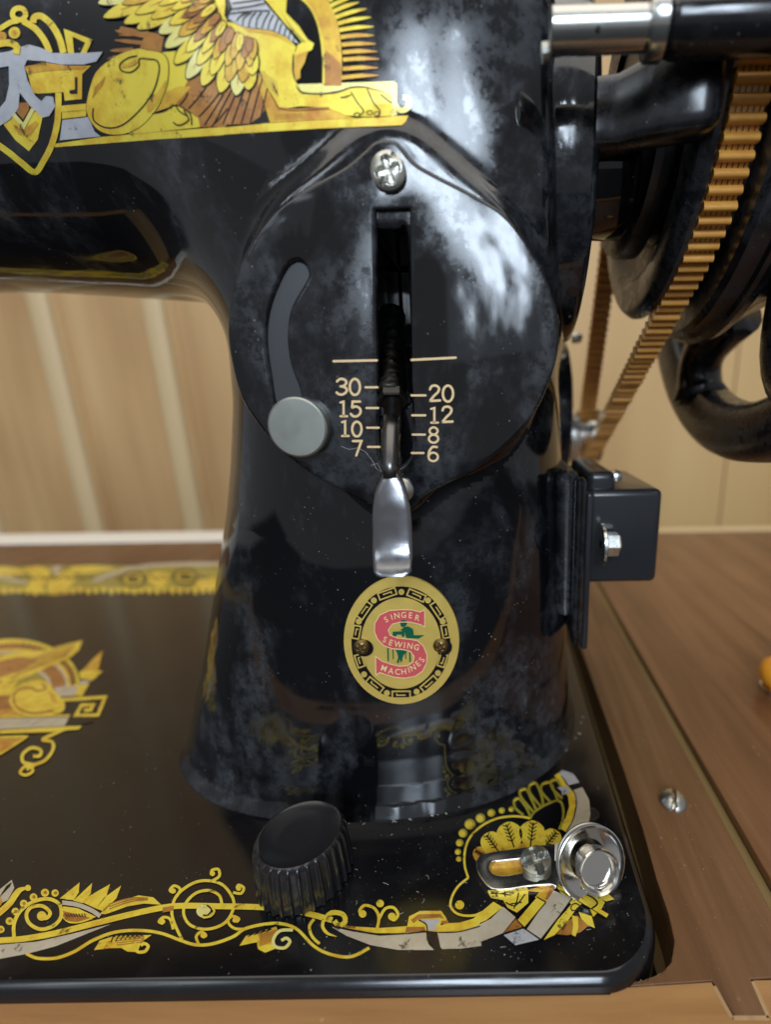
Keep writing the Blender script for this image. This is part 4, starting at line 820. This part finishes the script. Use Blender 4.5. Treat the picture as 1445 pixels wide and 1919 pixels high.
# ---- bed fittings: knob, thread tension bracket
knob_c = onZ(571, 1619, 0.2); knx, kny = knob_c[0], knob_c[1]
g = G(); v = []; f = []; n = 360; kprof = [(0.0, .77, 1), (.05, .785, 1), (.4, .765, 1), (.72, .74, 1), (.8, .72, .8), (.84, .69, .35), (.86, .665, 0), (.865, .645, 0), (.84, .61, 0), (.825, .3, 0), (.825, .01, 0)]
for h, r, fl in kprof:
    for i in range(n): a = 2*math.pi*i/n; s_ = math.cos(a*30); rr = r-fl*.04*(1-sstep(.35, .8, s_)); v.append((knx+rr*math.cos(a), kny+rr*math.sin(a), h+.02))
for j in range(len(kprof)-1):
    for i in range(n): i2 = (i+1) % n; f.append((j*n+i, j*n+i2, (j+1)*n+i2, (j+1)*n+i))
g.add(v, f); g.mk('feed_knob', 'black_plastic', machine, sharp=40, label='black fluted plastic knob on the bed')

tb = thing('bobbin_tension', P(onZ(1000, 1620, 0)), None, None); tb.parent = machine; tb.location = (Vector(tb['_o'])-Vector(machine['_o']))*S
Tc = lambda p: np.stack([C[0]+np.array(p, float)[:, 0]*C[2], C[1]+np.array(p, float)[:, 1]*C[2]], 1)
mapZ = lambda q: onZ(q[:, 0], q[:, 1], .1)
o1 = Tc(catmull([(240, 700), (260, 670), (330, 645), (450, 628), (600, 608), (740, 592), (810, 590), (830, 660), (800, 760), (740, 850), (690, 845), (560, 855), (420, 875), (330, 868), (270, 810), (242, 750)], True, 5)); o2 = Tc(catmull([(322, 730), (340, 705), (420, 695), (560, 680), (660, 670), (690, 700), (670, 735), (560, 765), (420, 790), (350, 782), (325, 755)], True, 5))
pl = prism([o1, o2], mapZ, (0, 0, -1), .08, 'base_strip', 'chrome', tb, bev=.02, sharp=40)
headdisc(onZ(1005, 1617, .12), (-.02, -.05, 1), .26, .035, cross_rec(.14, .2, 1.15, .3), 'screw', 'dull_nickel', tb, up=(0, 1, 0), rim=.09)
axd = Vector((.22, -.87, .42)).normalized(); dcn = Vector(P(onZ(1107, 1615, .42)))
g = G(); g.lathe([(0, .20), (.0, .54), (.04, .585), (.065, .59), (.07, .57), (.045, .54), (.02, .5), (.02, .3)], dcn, axd, 64, cap=False, closed=True); g.mk('tension_disc', 'chrome', tb, sharp=35)
g = G(); g.lathe([(-.1, .20), (-.1, .5), (-.13, .54), (-.12, .56), (-.09, .56), (-.07, .53), (-.07, .2)], dcn, axd, 64, cap=False, closed=True); g.mk('tension_disc', 'nickel', tb, sharp=35)
g = G(); g.lathe([(.0, .2), (.1, .22), (.1, .30), (.13, .315), (.28, .315), (.32, .335), (.35, .345), (.37, .33), (.35, .3), (.25, .29), (.22, .26), (.22, .0)], dcn, axd, 56, cap=False); g.mk('tension_cup', 'chrome', tb, sharp=40)
# bent ear between strip and disc
e0 = Vector(P(onZ(1040, 1612, .1))); v = []; f = []
for j in range(8):
    t = j/7; cpt = e0.lerp(dcn-axd*.05, t); cpt.z += .1*math.sin(t*math.pi)*-.6; wv = .3+.12*t
    for s_ in (-1, 1):
        for d_ in (0, .05): v.append(cpt+Vector((.1, .75, .3)).normalized()*wv*s_*.9+Vector((0, 0, -d_)))
for j in range(7):
    a = j*4; b = a+4; f += [(a, a+2, b+2, b), (a+1, b+1, b+3, a+3), (a, b, b+1, a+1), (a+2, a+3, b+3, b+2)]
mk('bent_ear', v, f, 'chrome', tb, sharp=40)

# ================================================================== MOTOR
mo = thing('electric_motor', (1.9, 11, 2.7), 'black electric motor behind the pillar with steel belt pulley and square terminal box', 'motor')
g = G(); g.lathe([(.2, .2), (.2, 2.2), (2.05, 2.25), (2.18, 2.2), (2.22, 2.1), (2.22, .3)], (0, 16, 7.3), (1, 0, 0), 72, cap=False); g.mk('housing', 'wheel_enamel', mo, sharp=40)
g = G(); g.lathe([(2.2, .4), (2.2, .85), (2.75, .88), (2.85, .85), (2.9, .58), (3.45, .56), (3.5, .85), (3.6, .88), (3.65, .8)], (-.12, 16.3, 6.6), (1, 0, 0), 48, cap=True); g.mk('pulley', 'zinc', mo, sharp=40)
c = (2.3, 15.0, 9.5); g = G(); g.lathe([(0, .14), (.1, .16), (.25, .14), (.3, .05)], c, (1, 0, 0), 16); g.mk('screw', 'nickel', mo, sharp=40)
g = G(); g.roundbox(1.55, 1.76, 9.0, 12.6, 2.75, 6.35, .13, 5); g.mk('bracket_plate', 'satin_black', mo, smooth=True)
g = G(); g.roundbox(1.79, 1.93, 9.25, 12.4, 2.6, 6.0, .05, 4); g.mk('clamp_plate', 'box_plastic', mo, smooth=True)
g = G(); g.roundbox(1.2, 1.7, 9.3, 12.0, 3.3, 6.45, .25, 5); g.mk('bracket_boss', 'satin_black', mo, smooth=True)
g = G(); g.roundbox(1.9, 3.42, 9.6, 12.4, 3.98, 6.0, .14, 6); bx_ = g.mk('terminal_box', 'box_plastic', mo, smooth=True)
g = G(); g.roundbox(1.9, 2.5, 9.8, 12.2, 5.3, 6.35, .16, 6); g.mk('box_shoulder', 'box_plastic', mo, smooth=True)
q = onY(1148, 893, 11.3); g = G(); g.lathe([(0, .05), (0, .14), (.1, .16), (.2, .12)], q, (1, 0, .1), 16); g.mk('cable_clip', 'zinc', mo, sharp=40)
bc = onY(1126, 1020, 9.3); g = G(); g.lathe([(0, .1), (0, .42), (.05, .43), (.07, .4), (.07, .1)], bc, (1, 0, 0), 32, cap=False); ws = g.mk('washer', 'zinc', mo, sharp=40)
g = G(); g.lathe([(.06, .1), (.06, .25), (.34, .25), (.38, .2), (.38, .0)], bc, (1, 0, 0), 6, cap=False); g.mk('bolt', 'zinc', mo, sharp=20)

# ================================================================== BELT
belt = thing('drive_belt', (3.8, 16, 6.4), 'amber ribbed drive belt running from handwheel down to motor pulley', 'belt')
cs = [((YC, ZC), 3.12), ((16.3, 6.6), .62)]
pt = []
for (cy_, cz_), r_ in cs:
    for i in range(240): a = 2*math.pi*i/240; pt.append((cy_+r_*math.cos(a), cz_+r_*math.sin(a)))
pt = sorted(set((round(a, 5), round(b, 5)) for a, b in pt))
def cr2(o, a, b): return (a[0]-o[0])*(b[1]-o[1])-(a[1]-o[1])*(b[0]-o[0])
lo_, hi_ = [], []
for p in pt:
    while len(lo_) >= 2 and cr2(lo_[-2], lo_[-1], p) <= 0: lo_.pop()
    lo_.append(p)
for p in reversed(pt):
    while len(hi_) >= 2 and cr2(hi_[-2], hi_[-1], p) <= 0: hi_.pop()
    hi_.append(p)
hull = np.array(lo_[:-1]+hi_[:-1]); hc = np.concatenate([hull, hull[:1]]); sl = np.concatenate([[0], np.cumsum(np.linalg.norm(np.diff(hc, axis=0), axis=1))])
nt_ = int(sl[-1]/.2); uu = np.linspace(0, sl[-1], nt_*4, endpoint=False); py_ = np.interp(uu, sl, hc[:, 0]); pz_ = np.interp(uu, sl, hc[:, 1])
ty = np.roll(py_, -1)-np.roll(py_, 1); tz = np.roll(pz_, -1)-np.roll(pz_, 1); tl = np.hypot(ty, tz); ty /= tl; tz /= tl; ny, nz = tz, -ty
def bx0(y): return 3.34-.05*(y-8)                      # the belt runs slightly inward towards the motor pulley
v = []; f = []; K = len(uu)
for i in range(K):
    x0 = bx0(py_[i])
    for x, o_ in ((x0, .0), (x0+.48, .0), (x0+.48, .09), (x0, .09)): v.append((x, py_[i]+ny[i]*o_, pz_[i]+nz[i]*o_))
for i in range(K):
    j = (i+1) % K
    for k in range(4): k2 = (k+1) % 4; f.append((i*4+k, i*4+k2, j*4+k2, j*4+k))
mk('band', v, f, 'belt', belt, sharp=40)
g = G()
for q in range(5):
    xx = .07+q*.085; vv = []
    for i in range(K):
        x0 = bx0(py_[i])+xx
        for x in (x0, x0+.016): vv.append((x, py_[i]+ny[i]*.096, pz_[i]+nz[i]*.096))
    g.add(vv, [(2*i, 2*i+1, 2*((i+1) % K)+1, 2*((i+1) % K)) for i in range(K)])
g.mk('cord_line', 'ink', belt, kind='stuff')
# one tooth, shared by all: a rounded bar across the band
tv = []; tf = []; m_ = 16
for sx in (0, .52):
    for i in range(m_): a = 2*math.pi*i/m_; tv.append((sx-.02, math.cos(a)*.075, .05+math.sin(a)*.14))
tf = [(i, (i+1) % m_, m_+(i+1) % m_, m_+i) for i in range(m_)]+[tuple(range(m_))[::-1], tuple(m_+i for i in range(m_))]
tooth = mk('tooth', tv, tf, 'belt', None, sharp=60); tm = tooth.data; bpy.data.objects.remove(tooth); bo = Vector(belt['_o'])
for i in range(nt_):
    k = i*4; o = bpy.data.objects.new('tooth', tm); COL.objects.link(o); o.parent = belt
    e1 = Vector((1, 0, 0)); e2 = Vector((0, ty[k], tz[k])); e3 = Vector((0, ny[k], nz[k])); pos = (Vector((bx0(py_[k]), py_[k], pz_[k]))-bo)*S
    e3 = e3*rng.uniform(.88, 1.12)
    o.matrix_local = Matrix(((e1.x, e2.x, e3.x, pos.x), (e1.y, e2.y, e3.y, pos.y), (e1.z, e2.z, e3.z, pos.z), (0, 0, 0, 1)))

# ================================================================== WOODEN CASE
case = thing('wooden_case', (0, 4, -3), 'brown wooden machine case with hinged side panel and dovetailed pale front rail', 'wooden case')
zt = -.22
# frame board with the cut-out for the bed corner
inner = [(2.78, 29.0), (2.78, 9), (2.75, 7.4), (2.69, 6.4), (2.69, 5.8), (2.64, 5.4), (2.5, 5.12), (2.3, 4.97), (2.05, 4.88), (1.72, 4.83)]
fb = np.array(inner+[(1.72, 4.815), (2.99, 4.87), (3.12, 4.45), (3.53, 4.45), (3.54, 4.885), (4.36, 4.915), (4.36, 29.0)])
mapT = lambda q: np.stack([q[:, 0], q[:, 1], np.full(len(q), zt)], 1)
fbo = prism([fb[::-1]], mapT, (0, 0, -1), 2.4, 'frame_board', 'walnut', case, bev=.015)
# splintered pale edge of the cut-out
g = G()
pe = catmull([(2.69, 6.0), (2.69, 5.75), (2.65, 5.4), (2.51, 5.11), (2.31, 4.96), (2.06, 4.875), (1.74, 4.83)], False, 14)
for i in range(len(pe)-1):
    a, b = pe[i], pe[i+1]; w_ = rng.uniform(.004, .024); d = b-a; nn_ = np.array([d[1], -d[0]]); nn_ /= np.linalg.norm(nn_)+1e-9; nn_ = -nn_
    z1 = zt+rng.uniform(.006, .02); g.add([(a[0], a[1], zt-.12), (b[0], b[1], zt-.12), (b[0]+nn_[0]*-w_, b[1]+nn_[1]*-w_, z1), (a[0]+nn_[0]*-w_, a[1]+nn_[1]*-w_, z1)], [(0, 1, 2, 3), (3, 2, 1, 0)])
g.mk('splintered_edge', 'raw_edge', case, kind='stuff')
g = G(); g.box(2.5, 2.9, 4.9, 29, -2.6, -1.2); g.mk('inner_ledge', 'groove_wood', case)
g = G(); g.box(4.37, 4.61, 4.95, 29, -2.6, zt-.16); g.mk('joint_strip', 'groove_wood', case)
g = G(); g.roundbox(4.62, 26, 5.08, 28.4, -1.6, zt+.03, .03, 3); g.mk('side_panel', 'lid_walnut', case)
g = G(); g.roundbox(4.62, 26, 28.42, 29.2, -1.6, zt+.1, .04, 3); g.mk('panel_lipping', 'pine_pale', case)
# front rail in three lengths round the dovetail socket
rail = [(-26, 3.9), (30, 3.9), (30, 5.05), (3.57, 4.87), (3.56, 4.42), (3.08, 4.42), (2.97, 4.855), (1.55, 4.80), (1.5, 4.725), (-26, 4.725)]
prism([np.array(rail)], mapT, (0, 0, -1), 2.4, 'front_rail', 'oak', case, bev=.012)
g = G()
for a, b in (((3.08, 4.435), (3.56, 4.43)), ((3.06, 4.44), (2.985, 4.8)), ((3.555, 4.43), (3.56, 4.85))):
    a = np.array(a); b = np.array(b); d = b-a; n_ = np.array([-d[1], d[0]])/np.linalg.norm(d)*.028; g.add([(a[0]-n_[0], a[1]-n_[1], zt+.006), (b[0]-n_[0], b[1]-n_[1], zt+.006), (b[0]+n_[0], b[1]+n_[1], zt+.006), (a[0]+n_[0], a[1]+n_[1], zt+.006)], [(0, 1, 2, 3)])
g.mk('glue_line', 'raw_edge', case)
g = G(); g.box(-40, 2.5, 23.6, 28, -2.6, zt); g.mk('back_rail', 'walnut', case)
g = G(); g.box(-40, 30, 3.5, 29.1, -3.2, -2.62); g.mk('case_floor', 'groove_wood', case)
sc_c = onZ(1262, 1502, zt); headdisc(sc_c+np.array([0, 0, 0]), (.02, -.1, 1), .28, .17, slot_rec(.13, .12, -.3), 'screw', 'nickel', case, up=(0, 1, 0), rim=.05, label='round slotted screw in the brown board')

# orange knob at the right edge
oc = onZ(1466, 1262, .35)
ok = thing('orange_knob', (oc[0], oc[1], zt+.03), 'orange rounded knob on metal ring at right edge of brown panel', 'knob')
g = G(); g.lathe([(0, .5), (.08, .52), (.16, .5), (.2, .4)], (oc[0], oc[1], zt+.03), (0, 0, 1), 32); g.mk('ring', 'chrome', ok, smooth=False, sharp=40)
g = G(); g.lathe([(.18, .42), (.3, .52), (.5, .58), (.75, .52), (.95, .3), (1.0, .02)], (oc[0], oc[1], zt+.03), (0, 0, 1), 32); g.mk('cap', 'orange_plastic', ok, smooth=True)

# ================================================================== SETTING
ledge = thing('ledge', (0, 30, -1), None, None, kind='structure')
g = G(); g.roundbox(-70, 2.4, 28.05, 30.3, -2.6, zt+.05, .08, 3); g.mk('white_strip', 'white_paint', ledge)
wall = thing('wall', (0, 40, -10), None, None, kind='structure')
pw = 8.63; xs = -34.5; pm = None
def plank_mesh():
    g = G(); sec = [(.0, 0), (.5, .0), (.62, .12), (.75, .0), (pw-.55, .0), (pw-.35, .35), (pw-.02, .35), (pw-.02, 1.2), (0, 1.2)]
    v = [(x, y, z) for z in (0, 75) for x, y in sec]; n = len(sec); f = [(i, (i+1) % n, n+(i+1) % n, n+i) for i in range(n)]+[tuple(range(n))[::-1], tuple(n+i for i in range(n))]
    me = bpy.data.meshes.new('plank'); me.from_pydata([tuple(a*S for a in p) for p in v], [], [tuple(reversed(q)) for q in f]); me.materials.append(MATS['pine']); return me
pm = plank_mesh(); bm = bpy.data.meshes.new('bead'); hwb = .85
v = []; n = 10
for z in (0, 75):
    for i in range(n): a = math.pi*i/(n-1); v.append((-hwb*math.cos(a)*S, -.45*math.sin(a)*S, z*S))
bm.from_pydata(v, [], [(i, n+i, n+i+1, i+1) for i in range(n-1)]); bm.materials.append(MATS['pine_pale'])
for p in bm.polygons: p.use_smooth = True
for i in range(-6, 13):
    if i > 3: continue
    o = bpy.data.objects.new('plank', pm); COL.objects.link(o); o.parent = wall; o.location = ((xs+i*pw+.9)*S, rng.uniform(-.05, .05)*S, 0)
    b = bpy.data.objects.new('bead', bm); COL.objects.link(b); b.parent = wall; b.location = ((xs+i*pw)*S, 0, 0)
for i in range(5):
    g = G(); x0 = xs+4*pw+i*18.4; g.box(x0+.9, x0+19.15, 40+.05*(i % 2), 41.2, -10, 65); g.mk('wide_plank', 'pine_light', wall)
g = G(); g.box(-160, 130, -60, 45, -13, -12); o = g.mk('table_top', 'shaded_table', None); o['kind'] = 'structure'

# ================================================================== DUST
g = G()
for i in range(900):
    if i < 420: c = onZ(rng.uniform(620, 1220), rng.uniform(1540, 1800), .012)
    elif i < 620: c = onZ(rng.uniform(0, 620), rng.uniform(1300, 1800), .012)
    else: c = onZ(rng.uniform(1160, 1440), rng.uniform(1150, 1830), zt+.01)
    if i < 620 and (c[0] > 2.1 or ((c[0]+2.6)/5)**2+((c[1]-11.2)/3.9)**2 < 1): continue
    if i >= 620 and (c[0] < 2.95 or 4.3 < c[0] < 4.7): continue
    if i >= 620 and c[0] > 4.5: c = c+np.array([0, 0, .03])
    r_ = rng.uniform(.002, .0065)*(1.9 if rng.random() < .06 else 1); a0 = rng.uniform(0, 6); e = rng.uniform(.4, 1)
    g.add([c+np.array([math.cos(a0+a)*r_, math.sin(a0+a)*r_*e, rng.uniform(0, .006)]) for a in (0, 1.4, 2.9, 4.3)], [(0, 1, 2, 3)])
for i in range(26):                                        # short fibres
    c = onZ(rng.uniform(640, 1200), rng.uniform(1560, 1800), .015); a0 = rng.uniform(0, 3.1); l = rng.uniform(.04, .12); pts = [c+np.array([math.cos(a0)*l*t+.02*math.sin(t*3), math.sin(a0)*l*t, .004]) for t in (0, .5, 1)]
    if c[0] < 2.1: g.tube(pts, .0022, 5)
for i in range(70):                                       # crumbs caught in the gaps and along the pillar foot
    a0 = rng.uniform(3.5, 6.1); g.tube([(-2.75+4.98*math.cos(a0)+rng.normal(0, .04), 11.2+3.82*math.sin(a0)+rng.normal(0, .03), .01), (-2.75+4.98*math.cos(a0)+rng.normal(0, .03), 11.2+3.82*math.sin(a0)+.02, .014)], rng.uniform(.004, .009), 4)
for q in ([(668, 838), (685, 846), (698, 862), (706, 878), (716, 884), (708, 868), (696, 872)], [(640, 836), (655, 842), (668, 840)]): g.tube(on_plate(np.array(q)[:, 0], np.array(q)[:, 1], .05), .0028, 5)
o = g.mk('dust', 'lint', None); o['kind'] = 'stuff'; o['label'] = 'pale dust specks and lint scattered on the bed and case'; o['category'] = 'dust'

for o in bpy.data.objects:
    if '_o' in o: del o['_o']
